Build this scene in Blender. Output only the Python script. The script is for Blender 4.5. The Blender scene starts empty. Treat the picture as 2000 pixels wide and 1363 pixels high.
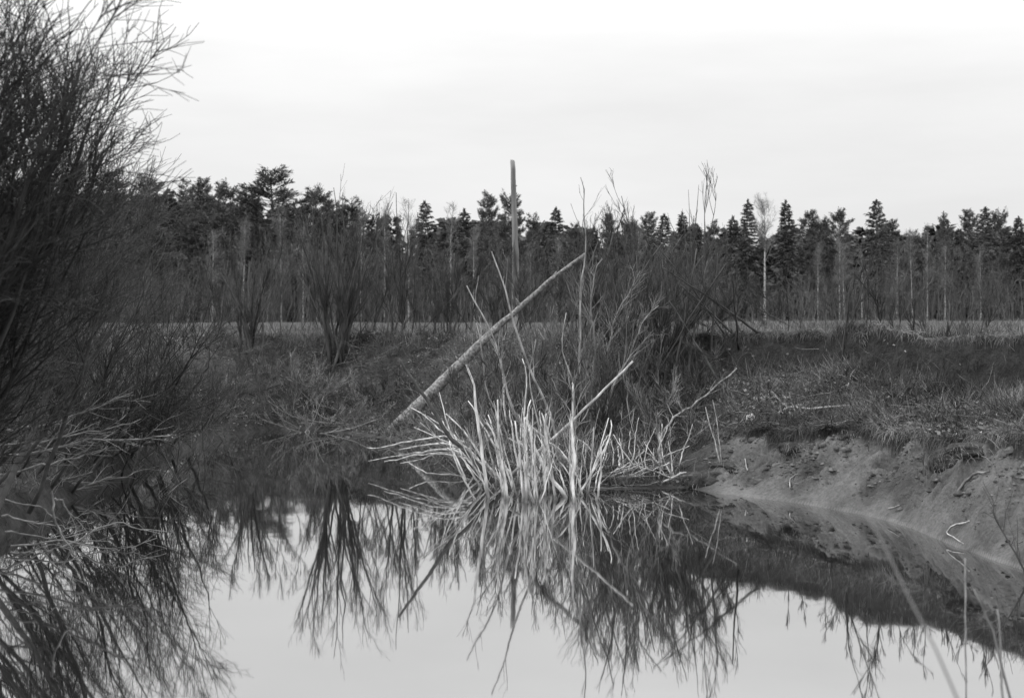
import bpy, math
import numpy as np
from mathutils import Vector

rng = np.random.default_rng(1135)
SC = bpy.context.scene
COL = SC.collection

# ------------------------------------------------------------------ camera, sky, sun, exposure
EYE = 2.5            # metres above the water
FPX = 2655.0         # focal length in photo pixels (frame 2000 wide)
V0 = 643.0           # horizon row in the photo
cam_d = bpy.data.cameras.new('camera')
cam = bpy.data.objects.new('camera', cam_d)
COL.objects.link(cam)
cam.location = (0, 0, EYE)
cam.rotation_euler = (math.pi / 2, 0, 0)
cam_d.sensor_width = 36.0
cam_d.lens = FPX / 2000.0 * 36.0
cam_d.shift_y = -38.5 / 2000.0
cam_d.clip_start = 0.05
cam_d.clip_end = 3000
cam_d.dof.use_dof = True
cam_d.dof.focus_distance = 21.5
cam_d.dof.aperture_fstop = 2.1
SC.camera = cam

SUN_EL, SUN_AZ = math.radians(40), math.radians(-92)   # azimuth from +Y, clockwise
world = bpy.data.worlds.new('World')
SC.world = world
world.use_nodes = True
nt = world.node_tree
nt.nodes.clear()
def N(t, **kw):
    n = nt.nodes.new(t)
    for k, v in kw.items():
        setattr(n, k, v)
    return n
sky = N('ShaderNodeTexSky', sky_type='NISHITA')
sky.sun_disc = False
sky.sun_elevation = SUN_EL
sky.sun_rotation = SUN_AZ
sky.air_density = 1.0
sky.dust_density = 5.0
bw = N('ShaderNodeRGBToBW')
nt.links.new(sky.outputs[0], bw.inputs[0])
tc = N('ShaderNodeTexCoord')
sep = N('ShaderNodeSeparateXYZ')
nt.links.new(tc.outputs['Generated'], sep.inputs[0])
# overcast veil: even cloud deck, thinner and brighter towards the zenith
veil = N('ShaderNodeFloatCurve')
cv = veil.mapping.curves[0]
for q, pt in enumerate([(0.0, 0.345), (0.10, 0.362), (0.17, 0.385), (0.24, 0.46), (0.45, 0.85), (1.0, 1.0)]):
    if q < 2:
        cv.points[q].location = pt
    else:
        cv.points.new(*pt)
veil.mapping.update()
nt.links.new(sep.outputs['Z'], veil.inputs['Value'])
deck = N('ShaderNodeMath', operation='MULTIPLY')
deck.inputs[1].default_value = 26.0
nt.links.new(veil.outputs[0], deck.inputs[0])
mp = N('ShaderNodeMapping')
mp.inputs['Scale'].default_value = (1.2, 1.2, 6.0)
nt.links.new(tc.outputs['Generated'], mp.inputs[0])
nz = N('ShaderNodeTexNoise')
nz.inputs['Scale'].default_value = 2.6
nz.inputs['Detail'].default_value = 5
nz.inputs['Roughness'].default_value = 0.55
nt.links.new(mp.outputs[0], nz.inputs['Vector'])
cl = N('ShaderNodeMapRange')
cl.inputs['From Min'].default_value = 0.3
cl.inputs['From Max'].default_value = 0.7
cl.inputs['To Min'].default_value = 0.94
cl.inputs['To Max'].default_value = 1.06
nt.links.new(nz.outputs[0], cl.inputs['Value'])
mul = N('ShaderNodeMath', operation='MULTIPLY')
nt.links.new(deck.outputs[0], mul.inputs[0])
nt.links.new(cl.outputs[0], mul.inputs[1])
mixs = N('ShaderNodeMix', data_type='FLOAT')
mixs.inputs[0].default_value = 0.88
nt.links.new(bw.outputs[0], mixs.inputs[2])
nt.links.new(mul.outputs[0], mixs.inputs[3])
bg = N('ShaderNodeBackground')
bg.inputs['Strength'].default_value = 0.1
nt.links.new(mixs.outputs[0], bg.inputs['Color'])
wo = N('ShaderNodeOutputWorld')
nt.links.new(bg.outputs[0], wo.inputs['Surface'])

sun_d = bpy.data.lights.new('sun', 'SUN')
sun_d.energy = 1.3
sun_d.angle = math.radians(11)
sun_d.color = (1, 1, 1)
sun = bpy.data.objects.new('sun', sun_d)
COL.objects.link(sun)
to_sun = Vector((math.sin(SUN_AZ) * math.cos(SUN_EL), math.cos(SUN_AZ) * math.cos(SUN_EL), math.sin(SUN_EL)))
sun.rotation_euler = to_sun.to_track_quat('Z', 'Y').to_euler()

vs = SC.view_settings
vs.view_transform = 'Standard'
vs.look = 'None'
vs.exposure = 0.0
vs.gamma = 1.0
vs.use_curve_mapping = False
SC.cycles.max_bounces = 6
SC.cycles.diffuse_bounces = 2
SC.cycles.glossy_bounces = 3
SC.cycles.transparent_max_bounces = 4

# ------------------------------------------------------------------ materials (black-and-white film: neutral greys)
MATS = {}
def mat(name, lo, hi, rough=0.85, scale=8.0, stretch=(1, 1, 1), island=0.0, bump=0.0, bscale=30.0, bdist=0.02, spec=0.2, contrast=(0.35, 0.65)):
    m = bpy.data.materials.new(name)
    m.use_nodes = True
    t = m.node_tree
    b = t.nodes['Principled BSDF']
    b.inputs['Roughness'].default_value = rough
    b.inputs['Specular IOR Level'].default_value = spec
    co = t.nodes.new('ShaderNodeTexCoord')
    mpn = t.nodes.new('ShaderNodeMapping')
    mpn.inputs['Scale'].default_value = stretch
    t.links.new(co.outputs['Object'], mpn.inputs[0])
    n = t.nodes.new('ShaderNodeTexNoise')
    n.inputs['Scale'].default_value = scale
    n.inputs['Detail'].default_value = 6
    t.links.new(mpn.outputs[0], n.inputs['Vector'])
    r = t.nodes.new('ShaderNodeMapRange')
    r.inputs['From Min'].default_value = contrast[0]
    r.inputs['From Max'].default_value = contrast[1]
    r.inputs['To Min'].default_value = lo
    r.inputs['To Max'].default_value = hi
    t.links.new(n.outputs[0], r.inputs['Value'])
    out = r.outputs[0]
    if island:
        g = t.nodes.new('ShaderNodeNewGeometry')
        r2 = t.nodes.new('ShaderNodeMapRange')
        r2.inputs['To Min'].default_value = 1 - island
        r2.inputs['To Max'].default_value = 1 + island
        t.links.new(g.outputs['Random Per Island'], r2.inputs['Value'])
        mm = t.nodes.new('ShaderNodeMath'); mm.operation = 'MULTIPLY'
        t.links.new(out, mm.inputs[0]); t.links.new(r2.outputs[0], mm.inputs[1])
        out = mm.outputs[0]
    t.links.new(out, b.inputs['Base Color'])
    if bump:
        n2 = t.nodes.new('ShaderNodeTexNoise')
        n2.inputs['Scale'].default_value = bscale
        n2.inputs['Detail'].default_value = 8
        t.links.new(mpn.outputs[0], n2.inputs['Vector'])
        bp = t.nodes.new('ShaderNodeBump')
        bp.inputs['Strength'].default_value = bump
        bp.inputs['Distance'].default_value = bdist
        t.links.new(n2.outputs[0], bp.inputs['Height'])
        t.links.new(bp.outputs[0], b.inputs['Normal'])
    MATS[name] = m
    return m

mat('bark_pale', 0.22, 0.60, scale=11, stretch=(1, 1, 0.35), island=0.4, bump=0.5, bscale=60, bdist=0.006)
mat('bark_grey', 0.10, 0.22, scale=10, stretch=(1, 1, 0.3), island=0.35)
mat('bark_dark', 0.035, 0.075, scale=8, stretch=(1, 1, 0.3), island=0.35)
mat('bark_willow', 0.025, 0.055, scale=6, island=0.5)
mat('bark_drift', 0.12, 0.28, scale=10, island=0.4)
mat('bark_droop', 0.08, 0.24, scale=8, island=0.45)
mat('bark_birch', 0.07, 0.42, scale=1.4, stretch=(1, 1, 2.2), contrast=(0.36, 0.56))
mat('bark_pine', 0.05, 0.13, scale=2.0, stretch=(1, 1, 0.3))
mat('log_bark', 0.09, 0.32, scale=16, stretch=(1, 1, 1), bump=1.0, bscale=16, bdist=0.03)
mat('pole_bark', 0.18, 0.46, scale=9, stretch=(1, 1, 0.4), bump=0.5, bscale=40, bdist=0.008)
mat('haze_twig', 0.05, 0.13, scale=1.5, island=0.6)
mat('bark_mid', 0.10, 0.30, scale=9, stretch=(1, 1, 0.3), island=0.3)
mat('pole_wood', 0.07, 0.26, scale=4, stretch=(1, 1, 0.12), bump=0.9, bscale=20, bdist=0.02)
mat('needles', 0.06, 0.12, scale=0.5, island=0.55, spec=0.1)
mat('needles_pine', 0.075, 0.14, scale=0.5, island=0.55, spec=0.1)
mat('thicket', 0.05, 0.125, scale=0.4, island=0.6, spec=0.1)
mat('bare_twig', 0.10, 0.20, scale=0.6, island=0.4, spec=0.1)
mat('dry_grass', 0.04, 0.23, scale=0.35, island=0.45, spec=0.1)
mat('bank_grass', 0.018, 0.24, scale=0.8, island=0.7, spec=0.1)
mat('litter', 0.03, 0.24, scale=1.2, island=0.7, spec=0.2)
mat('brush', 0.03, 0.11, scale=0.8, island=0.6, spec=0.1)
mat('clod', 0.025, 0.07, scale=6, bump=1.0, bscale=18, bdist=0.06)
mat('lump', 0.05, 0.13, scale=9, island=0.35, bump=0.8, bscale=30, bdist=0.03)
mat('crumb', 0.03, 0.13, scale=3, island=0.6)
mat('scrap', 0.55, 0.75, scale=5, bump=0.3)
mat('reed', 0.14, 0.30, scale=3, island=0.3)

ms = mat('bark_stick', 0.20, 0.60, scale=11, stretch=(1, 1, 0.35), island=0.42, bump=0.6, bscale=50, bdist=0.01)
t = ms.node_tree
b = t.nodes['Principled BSDF']
lk = b.inputs['Base Color'].links[0].from_socket
co = t.nodes.new('ShaderNodeTexCoord')
sz = t.nodes.new('ShaderNodeSeparateXYZ'); t.links.new(co.outputs['Object'], sz.inputs[0])
nw = t.nodes.new('ShaderNodeTexNoise'); nw.inputs['Scale'].default_value = 5
t.links.new(co.outputs['Object'], nw.inputs['Vector'])
ad = t.nodes.new('ShaderNodeMath'); ad.operation = 'MULTIPLY_ADD'; ad.inputs[1].default_value = 0.25
t.links.new(nw.outputs[0], ad.inputs[0]); t.links.new(sz.outputs['Z'], ad.inputs[2])
wet = t.nodes.new('ShaderNodeMapRange')
for k_, v_ in zip(('From Min', 'From Max', 'To Min', 'To Max'), (0.15, 0.30, 0.30, 1.0)):
    wet.inputs[k_].default_value = v_
t.links.new(ad.outputs[0], wet.inputs['Value'])
mw = t.nodes.new('ShaderNodeMath'); mw.operation = 'MULTIPLY'
t.links.new(lk, mw.inputs[0]); t.links.new(wet.outputs[0], mw.inputs[1]); t.links.new(mw.outputs[0], b.inputs['Base Color'])

# ground: sand / sod / soil darkened with painted undercut shade, chosen by a vertex attribute
gm = bpy.data.materials.new('ground')
gm.use_nodes = True
t = gm.node_tree
b = t.nodes['Principled BSDF']
b.inputs['Roughness'].default_value = 0.8
b.inputs['Specular IOR Level'].default_value = 0.25
co = t.nodes.new('ShaderNodeTexCoord')
def gnoise(scale, detail, lo, hi, a, bb, rough=0.6):
    n = t.nodes.new('ShaderNodeTexNoise')
    n.inputs['Scale'].default_value = scale; n.inputs['Detail'].default_value = detail; n.inputs['Roughness'].default_value = rough
    t.links.new(co.outputs['Object'], n.inputs['Vector'])
    r = t.nodes.new('ShaderNodeMapRange')
    for k, v in zip(('From Min', 'From Max', 'To Min', 'To Max'), (a, bb, lo, hi)):
        r.inputs[k].default_value = v
    t.links.new(n.outputs[0], r.inputs['Value'])
    return r.outputs[0], n.outputs[0]
def gmix(f, a, bb):
    m = t.nodes.new('ShaderNodeMix'); m.data_type = 'FLOAT'
    t.links.new(f, m.inputs[0]); t.links.new(a, m.inputs[2]); t.links.new(bb, m.inputs[3])
    return m.outputs[0]
sand1, _ = gnoise(1.3, 9, 0.065, 0.18, 0.35, 0.65)
sandf, fine = gnoise(22, 6, 0.65, 1.25, 0.3, 0.7, 0.7)
sm = t.nodes.new('ShaderNodeMath'); sm.operation = 'MULTIPLY'
t.links.new(sand1, sm.inputs[0]); t.links.new(sandf, sm.inputs[1])
sod, _ = gnoise(3, 9, 0.018, 0.075, 0.36, 0.66)
soil, _ = gnoise(4, 6, 0.016, 0.042, 0.35, 0.65)  # bare soil, its grey deepened to hold the shade under the turf
at_ = t.nodes.new('ShaderNodeAttribute'); at_.attribute_name = 'cover'
sp = t.nodes.new('ShaderNodeSeparateColor')
t.links.new(at_.outputs['Color'], sp.inputs[0])
c = gmix(sp.outputs['Red'], sm.outputs[0], sod)
c = gmix(sp.outputs['Green'], c, soil)
pale = t.nodes.new('ShaderNodeValue'); pale.outputs[0].default_value = 0.26
c = gmix(sp.outputs['Blue'], c, pale.outputs[0])
t.links.new(c, b.inputs['Base Color'])
_, bn = gnoise(7, 10, 0, 1, 0, 1, 0.65)
bp = t.nodes.new('ShaderNodeBump'); bp.inputs['Strength'].default_value = 1.0; bp.inputs['Distance'].default_value = 0.16
t.links.new(bn, bp.inputs['Height']); t.links.new(bp.outputs[0], b.inputs['Normal'])
MATS['ground'] = gm

# still, peat-dark water
wm = bpy.data.materials.new('water')
wm.use_nodes = True
t = wm.node_tree
b = t.nodes['Principled BSDF']
b.inputs['Base Color'].default_value = (0.014, 0.014, 0.014, 1)
b.inputs['Roughness'].default_value = 0.5
b.inputs['Specular IOR Level'].default_value = 0.0
co = t.nodes.new('ShaderNodeTexCoord')
n = t.nodes.new('ShaderNodeTexNoise')
n.inputs['Scale'].default_value = 1.1; n.inputs['Detail'].default_value = 2
t.links.new(co.outputs['Object'], n.inputs['Vector'])
bp = t.nodes.new('ShaderNodeBump'); bp.inputs['Strength'].default_value = 0.028; bp.inputs['Distance'].default_value = 0.03
t.links.new(n.outputs[0], bp.inputs['Height'])
fr = t.nodes.new('ShaderNodeFresnel'); fr.inputs['IOR'].default_value = 1.4
pw = t.nodes.new('ShaderNodeMath'); pw.operation = 'POWER'; pw.inputs[1].default_value = 0.42
t.links.new(fr.outputs[0], pw.inputs[0])
gl = t.nodes.new('ShaderNodeBsdfGlossy'); gl.inputs['Roughness'].default_value = 0.028; gl.inputs['Color'].default_value = (1, 1, 1, 1)
t.links.new(bp.outputs[0], gl.inputs['Normal'])
mx = t.nodes.new('ShaderNodeMixShader')
t.links.new(pw.outputs[0], mx.inputs[0]); t.links.new(b.outputs[0], mx.inputs[1]); t.links.new(gl.outputs[0], mx.inputs[2])
t.links.new(mx.outputs[0], t.nodes['Material Output'].inputs['Surface'])
MATS['water'] = wm

# ------------------------------------------------------------------ helpers
def at(u, v, d):
    return np.array([(u - 1000.0) / FPX * d, d, EYE - (v - V0) / FPX * d])

def mesh(name, V, faces, m, smooth=True):
    """faces: list of integer arrays (n,3) or (n,4)"""
    V = np.asarray(V, dtype=np.float32).reshape(-1, 3)
    me = bpy.data.meshes.new(name)
    me.vertices.add(len(V))
    me.vertices.foreach_set('co', V.ravel())
    tot = np.concatenate([np.full(len(f), f.shape[1], dtype=np.int32) for f in faces])
    loops = np.concatenate([f.ravel() for f in faces]).astype(np.int32)
    start = np.concatenate([[0], np.cumsum(tot)[:-1]]).astype(np.int32)
    me.loops.add(len(loops))
    me.loops.foreach_set('vertex_index', loops)
    me.polygons.add(len(tot))
    me.polygons.foreach_set('loop_start', start)
    me.polygons.foreach_set('use_smooth', np.full(len(tot), smooth))
    me.update(calc_edges=True)
    me.validate()
    me.materials.append(MATS[m])
    return me

def ob(name, me, parent=None, loc=None, kind=None):
    o = bpy.data.objects.new(name, me)
    COL.objects.link(o)
    if parent is not None:
        o.parent = parent
    if loc is not None:
        o.location = loc
    if kind:
        o['kind'] = kind
    return o

def tag(o, label, cat, group=None):
    o['label'] = label
    o['category'] = cat
    if group:
        o['group'] = group
    return o

def thing(name, label, cat, loc=(0, 0, 0), group=None):
    o = bpy.data.objects.new(name, None)
    o.empty_display_size = 0.2
    COL.objects.link(o)
    o.location = tuple(float(c) for c in loc)
    return tag(o, label, cat, group)

def norm(v):
    return v / np.maximum(np.linalg.norm(v, axis=-1, keepdims=True), 1e-9)

def tube(P, R, sides=3, cap=False, knob=0.0):
    """P (n,k,3), R (n,k) -> verts, [faces]"""
    P = np.asarray(P, float); R = np.asarray(R, float)
    n, k, _ = P.shape
    T = np.empty_like(P)
    T[:, 1:-1] = P[:, 2:] - P[:, :-2]
    T[:, 0] = P[:, 1] - P[:, 0]
    T[:, -1] = P[:, -1] - P[:, -2]
    T = norm(T)
    mean = norm(P[:, -1] - P[:, 0])
    ax = np.zeros((n, 3)); ax[np.arange(n), np.argmin(np.abs(mean), axis=1)] = 1.0
    U = norm(np.cross(T, ax[:, None, :]))
    W = np.cross(T, U)
    a = np.linspace(0, 2 * np.pi, sides, endpoint=False)
    ca, sa = np.cos(a), np.sin(a)
    RR = R[:, :, None] * np.ones(sides)
    if knob:
        RR = RR * (1 + knob * rng.uniform(-1, 1, RR.shape))
    V = P[:, :, None, :] + RR[..., None] * (U[:, :, None, :] * ca[None, None, :, None] + W[:, :, None, :] * sa[None, None, :, None])
    idx = np.arange(n * k * sides).reshape(n, k, sides)
    a0 = idx[:, :-1, :]; b0 = idx[:, 1:, :]
    F = np.stack([a0, np.roll(a0, -1, axis=2), np.roll(b0, -1, axis=2), b0], axis=-1).reshape(-1, 4)
    faces = [F]
    if cap:
        c0 = idx[:, 0, ::-1].reshape(n, sides); c1 = idx[:, -1, :].reshape(n, sides)
        if sides in (3, 4):
            faces += [c0, c1]
        else:
            for c in (c0, c1):
                for j in range(1, sides - 1):
                    faces.append(np.stack([c[:, 0], c[:, j], c[:, j + 1]], axis=-1))
    return V.reshape(-1, 3), faces

def join(parts):
    Vs, Fs, off = [], [], 0
    for V, F in parts:
        Vs.append(V)
        Fs += [f + off for f in F]
        off += len(V)
    return np.concatenate(Vs), Fs

def curve(pts, k, jit=0.0):
    """smooth resample of a polyline to k points"""
    pts = np.asarray(pts, float)
    if len(pts) == 2:
        q = pts[0] + (pts[1] - pts[0]) * np.linspace(0, 1, k)[:, None]
    else:
        s = np.concatenate([[0], np.cumsum(np.linalg.norm(np.diff(pts, axis=0), axis=1))])
        e = np.vstack([2 * pts[0] - pts[1], pts, 2 * pts[-1] - pts[-2]])
        t = np.linspace(0, s[-1], k)
        i = np.clip(np.searchsorted(s, t, side='right') - 1, 0, len(pts) - 2)
        f = ((t - s[i]) / np.maximum(s[i + 1] - s[i], 1e-9))[:, None]
        p0, p1, p2, p3 = e[i], e[i + 1], e[i + 2], e[i + 3]
        q = 0.5 * (2 * p1 + (p2 - p0) * f + (2 * p0 - 5 * p1 + 4 * p2 - p3) * f ** 2 + (3 * p1 - p0 - 3 * p2 + p3) * f ** 3)
    if jit:
        q[1:] += rng.normal(0, jit, q[1:].shape)
    return q

def shoot(base, dirs, L, r0, r1, k=4, wig=0.15, trop=(0, 0, 0)):
    """straightish shoots: base (n,3), dirs (n,3), L (n,)"""
    n = len(base)
    P = np.empty((n, k, 3)); P[:, 0] = base
    d = norm(np.asarray(dirs, float))
    step = (np.asarray(L) / (k - 1))[:, None]
    tr = np.asarray(trop, float)
    for j in range(1, k):
        d = norm(d + rng.normal(0, wig, (n, 3)) + tr / (k - 1))
        P[:, j] = P[:, j - 1] + d * step
    f = np.linspace(0, 1, k)[None, :]
    R = np.asarray(r0)[:, None] * (1 - f) + np.asarray(r1)[:, None] * f if np.ndim(r0) else np.full((n, k), r0) * (1 - f) + r1 * f
    return P, R

def grow(P, R, n, Lr, ang, tr=(0.2, 0.98), trop=(0, 0, 0.3), wig=0.12, k=4, rf=0.6, rmin=0.002, rend=0.35, tipshort=0.5):
    """n side branches spread over the parents (weighted by length)"""
    m, kk, _ = P.shape
    ln = np.linalg.norm(P[:, -1] - P[:, 0], axis=1)
    i = rng.choice(m, n, p=ln / ln.sum())
    tt = rng.uniform(tr[0], tr[1], n)
    f = tt * (kk - 1)
    j = np.minimum(f.astype(int), kk - 2)
    f = (f - j)[:, None]
    a, b_ = P[i, j], P[i, j + 1]
    base = a + (b_ - a) * f
    tan = norm(b_ - a)
    per = norm(np.cross(tan, rng.normal(size=(n, 3))))
    an = np.radians(rng.uniform(ang[0], ang[1], n))[:, None]
    d = tan * np.cos(an) + per * np.sin(an)
    L = rng.uniform(Lr[0], Lr[1], n) * (1 - tipshort * tt)
    rp = R[i, j] * (1 - f[:, 0]) + R[i, j + 1] * f[:, 0]
    r0 = np.maximum(rp * rf, rmin)
    return shoot(base, d, L, r0, np.maximum(r0 * rend, rmin * 0.7), k, wig, trop)

def vnoise(x, y, seed=0):
    xi = np.floor(x).astype(np.int64); yi = np.floor(y).astype(np.int64)
    fx = x - xi; fy = y - yi
    fx = fx * fx * (3 - 2 * fx); fy = fy * fy * (3 - 2 * fy)
    def h(a, b_):
        q = (a * 374761393 + b_ * 668265263 + seed * 2246822519) & 0xFFFFFFFF
        q = ((q ^ (q >> 13)) * 1274126177) & 0xFFFFFFFF
        return ((q ^ (q >> 16)) & 0xFFFF) / 65535.0
    return (h(xi, yi) * (1 - fx) + h(xi + 1, yi) * fx) * (1 - fy) + (h(xi, yi + 1) * (1 - fx) + h(xi + 1, yi + 1) * fx) * fy
def fbm(x, y, octv=4, seed=0):
    s = 0; a = 0.5
    for o in range(octv):
        s = s + a * (vnoise(x, y, seed + o) - 0.5); x = x * 2.03 + 7.1; y = y * 2.03 + 3.3; a *= 0.5
    return s

# ------------------------------------------------------------------ terrain
# along each azimuth: shore distance, sod edge, foot of the cut, crest
FEAT = np.array([
    # u    shore  sod   zs   foot  zf   crest zc
    [-2500, 4.0,  5.0, .40,  7.0, 1.2, 11.0, 2.2],
    [-600,  7.5,  8.5, .40, 13.0, 1.2, 20.0, 2.2],
    [-300, 10.5, 11.5, .40, 17.0, 1.2, 24.0, 2.2],
    [0,    16.4, 17.2, .35, 24.0, 1.1, 30.0, 2.25],
    [100,  18.6, 19.5, .35, 27.0, 1.1, 33.0, 2.3],
    [200,  21.5, 22.3, .35, 29.0, 1.1, 34.5, 2.3],
    [270,  23.8, 24.7, .30, 31.0, 1.1, 36.0, 2.3],
    [330,  27.0, 27.8, .30, 33.0, 1.1, 37.0, 2.3],
    [430,  30.9, 31.5, .30, 35.5, 1.1, 38.5, 2.35],
    [530,  34.0, 34.6, .25, 37.0, 1.2, 39.0, 2.35],
    [650,  33.2, 34.6, .25, 37.0, 1.25, 39.0, 2.35],
    [760,  31.0, 34.4, .22, 36.4, 1.2, 38.5, 2.35],
    [850,  27.8, 32.4, .22, 35.2, 1.1, 37.5, 2.35],
    [900,  25.3, 28.0, .25, 33.0, 1.1, 36.5, 2.35],
    [960,  22.0, 26.0, .25, 31.5, 1.1, 35.0, 2.35],
    [1000, 21.3, 25.0, .25, 31.0, 1.1, 34.0, 2.35],
    [1130, 21.0, 24.5, .30, 29.5, 1.2, 32.0, 2.4],
    [1200, 21.2, 24.3, .35, 28.5, 1.4, 30.5, 2.4],
    [1340, 21.4, 23.3, .45, 27.2, 1.66, 27.8, 2.4],
    [1400, 20.7, 22.5, .50, 26.4, 1.66, 26.8, 2.42],
    [1500, 20.0, 21.6, .60, 25.6, 1.70, 25.9, 2.42],
    [1600, 19.1, 20.9, .74, 24.7, 1.72, 25.0, 2.42],
    [1700, 18.1, 20.0, .80, 23.3, 1.66, 23.6, 2.42],
    [1780, 17.1, 18.9, .78, 22.2, 1.55, 22.5, 2.41],
    [1860, 15.7, 17.7, .76, 21.2, 1.45, 21.5, 2.40],
    [1940, 14.7, 17.0, .95, 20.5, 1.40, 20.8, 2.40],
    [2050, 13.6, 16.0, 1.0, 19.2, 1.40, 19.5, 2.40],
    [2300, 11.0, 13.5, 1.0, 16.0, 1.75, 17.0, 2.40],
    [2600,  8.5, 11.0, 1.0, 13.0, 1.75, 14.0, 2.40],
    [4500,  5.0,  7.0, 1.0,  9.0, 1.75, 10.0, 2.40]])

def terrain(x, y, detail=True):
    """height and cover weights (sod, soil with painted undercut shade, pale shore line)"""
    x = np.asarray(x, float); y = np.asarray(y, float)
    u = np.clip(1000 + FPX * x / np.maximum(y, 0.8), -2500, 4500)
    w = fbm(x * 0.9, y * 0.9, 3, 5)
    u2 = u + 60 * fbm(x * 0.35, y * 0.35, 2, 91)
    f = [np.interp(u, FEAT[:, 0], FEAT[:, i]) for i in range(1, 8)]
    sh, sod, zs, ft, zf, cr, zc = f
    wob = fbm(x * 0.55, y * 0.55, 3, 11)
    sh = sh + 0.25 * w
    sod = np.maximum(sod + 1.5 * wob + 0.6 * w + 0.7 * fbm(x * 2.6, y * 1.2, 3, 13), sh + 0.5)
    ft = np.maximum(ft + 0.9 * fbm(x * 0.45, y * 0.2, 3, 21), sod + 0.8)
    cr = np.maximum(cr + 0.9 * fbm(x * 0.45, y * 0.2, 3, 21) + 0.4 * w * (u < 1300) + 0.22 * fbm(x * 2.4, y * 0.3, 3, 23), ft + 0.16)
    d = y
    z = np.where(d < sh, -0.6 * np.clip((sh - d) / 2.5, 0, 1),
        np.where(d < sod, zs * ((d - sh) / (sod - sh)) ** 0.9,
        np.where(d < ft, zs + (zf - zs) * (d - sod) / (ft - sod),
        np.where(d < cr, zf + (zc - zf) * np.clip((d - ft) / (cr - ft), 0, 1) ** 0.8, zc))))
    land = np.clip((d - sh) / 0.6, 0, 1)
    insod = np.clip((d - sod) / 0.10, 0, 1)
    # ragged turf lip standing proud of the bare mud where the slope is sandy
    sandy = np.clip((u - 1330) / 90, 0, 1)
    z = z + insod * np.clip((ft - d) / 1.5, 0, 1) * 0.20 * sandy
    field = np.clip((d - cr) / 0.3, 0, 1)
    z = z + field * (np.clip((d - cr) / 90, 0, 1) * 0.75)
    incut0 = np.clip((d - ft) / 0.1, 0, 1) * (1 - field) * (u > 1300)
    z = z + field * 0.45 * fbm(x * 0.28, y * 0.28, 3, 66) * np.clip(1 - (d - cr) / 40, 0.25, 1)
    if detail:
        z = z + land * (0.16 * fbm(x * 1.1, y * 1.1, 4, 31) * (1 - field * 0.4) + insod * (1 - field) * 0.22 * fbm(x * 2.3, y * 2.3, 3, 41))
        bare = land * (1 - insod) * sandy
        sl = fbm(x * 0.8 + y * 0.6, y * 2.6 - x * 0.9, 4, 51)
        sl = fbm(x * 0.9 + y * 0.7, y * 2.4 - x * 1.0, 4, 51)
        up = np.clip((d - sh - 0.06) / 0.35, 0, 1)
        z = z + bare * up * (0.6 * np.abs(sl) + 0.42 * fbm(x * 3.4, y * 3.4 + x * 1.5, 4, 53) - 0.16 * np.clip(fbm(x * 2.2, y * 2.2, 3, 57) - 0.08, 0, 1) * 4)
        z = z + land * incut0 * 0.5 * fbm(x * 3.0, z * 4.0, 4, 59)
        z = z + field * np.clip((d - 45) / 60, 0, 1) * 0.5 * fbm(x * 0.05, y * 0.05, 2, 61)
    near = np.interp(d, [-10, 2.0, 4.5, 7.2, 9.0], [0.95, 0.9, 0.7, -0.02, -0.6]) + 0.05 * fbm(x * 2, y * 2, 3, 71)
    isnear = near > z
    z = np.maximum(z, near)
    incut = np.clip((d - ft + 0.15) / 0.2, 0, 1) * (1 - np.clip((d - cr) / 0.1, 0, 1)) * np.clip((u - 1300) / 60, 0, 1)  # cut face: bare soil with the undercut's shadow painted into its tone
    cov_sod = np.where(isnear, 1.0, np.maximum(insod, 1 - sandy))
    riser_shade = np.clip((d - sod + 0.06) / 0.05, 0, 1) * (1 - np.clip((d - sod - 0.13) / 0.05, 0, 1)) * sandy  # dark strip along the turf lip, painting the shade of an undercut
    cov_soil_shade = np.where(isnear, 0.0, np.maximum(incut, riser_shade))
    cov_pale = np.clip(1 - np.abs(z - 0.016) / 0.022, 0, 1) * sandy * np.clip((u - 1420) / 60, 0, 1) * (d > 9) * 0.8 * np.clip(0.6 + 2.5 * fbm(x * 1.5, y * 1.5, 2, 77), 0, 1)
    return z, cov_sod, cov_soil_shade, cov_pale

def gz(x, y):
    return terrain(x, y)[0]

uc = np.unique(np.concatenate([np.linspace(-2500, -150, 40), np.linspace(-150, 1250, 230), np.linspace(1250, 2150, 330), np.linspace(2150, 4500, 40)]))
dc = np.unique(np.concatenate([np.linspace(-8, 6, 20), np.linspace(6, 13.5, 25), np.linspace(13.5, 30, 330), np.linspace(30, 41, 110), 41 * (600 / 41) ** np.linspace(0, 1, 60)]))
DD, UU = np.meshgrid(dc, uc, indexing='ij')
XX = (UU - 1000) / FPX * (np.maximum(DD, 0) + 2.5) * np.where(DD < 0, 1.0, 1.0)
ZZ, c1, c2, c3 = terrain(XX, DD)
nr, nc_ = DD.shape
gi = np.arange(nr * nc_).reshape(nr, nc_)
F = np.stack([gi[:-1, :-1], gi[:-1, 1:], gi[1:, 1:], gi[1:, :-1]], -1).reshape(-1, 4)
gme = mesh('ground', np.stack([XX, DD, ZZ], -1), [F], 'ground')
ca = gme.color_attributes.new('cover', 'FLOAT_COLOR', 'POINT')
ca.data.foreach_set('color', np.stack([c1, c2, c3, np.ones_like(c1)], -1).astype(np.float32).ravel())
ground = ob('ground', gme, kind='structure')
tag(ground, 'muddy creek bank rising to a flat field of dry grass', 'ground')

wme = mesh('water', [(-60, 3, 0), (60, 3, 0), (60, 44, 0), (-60, 44, 0)], [np.array([[0, 1, 2, 3]])], 'water')
water = ob('water', wme, kind='structure')
tag(water, 'still dark creek water mirroring the sky and the bare stems', 'water')

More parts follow.
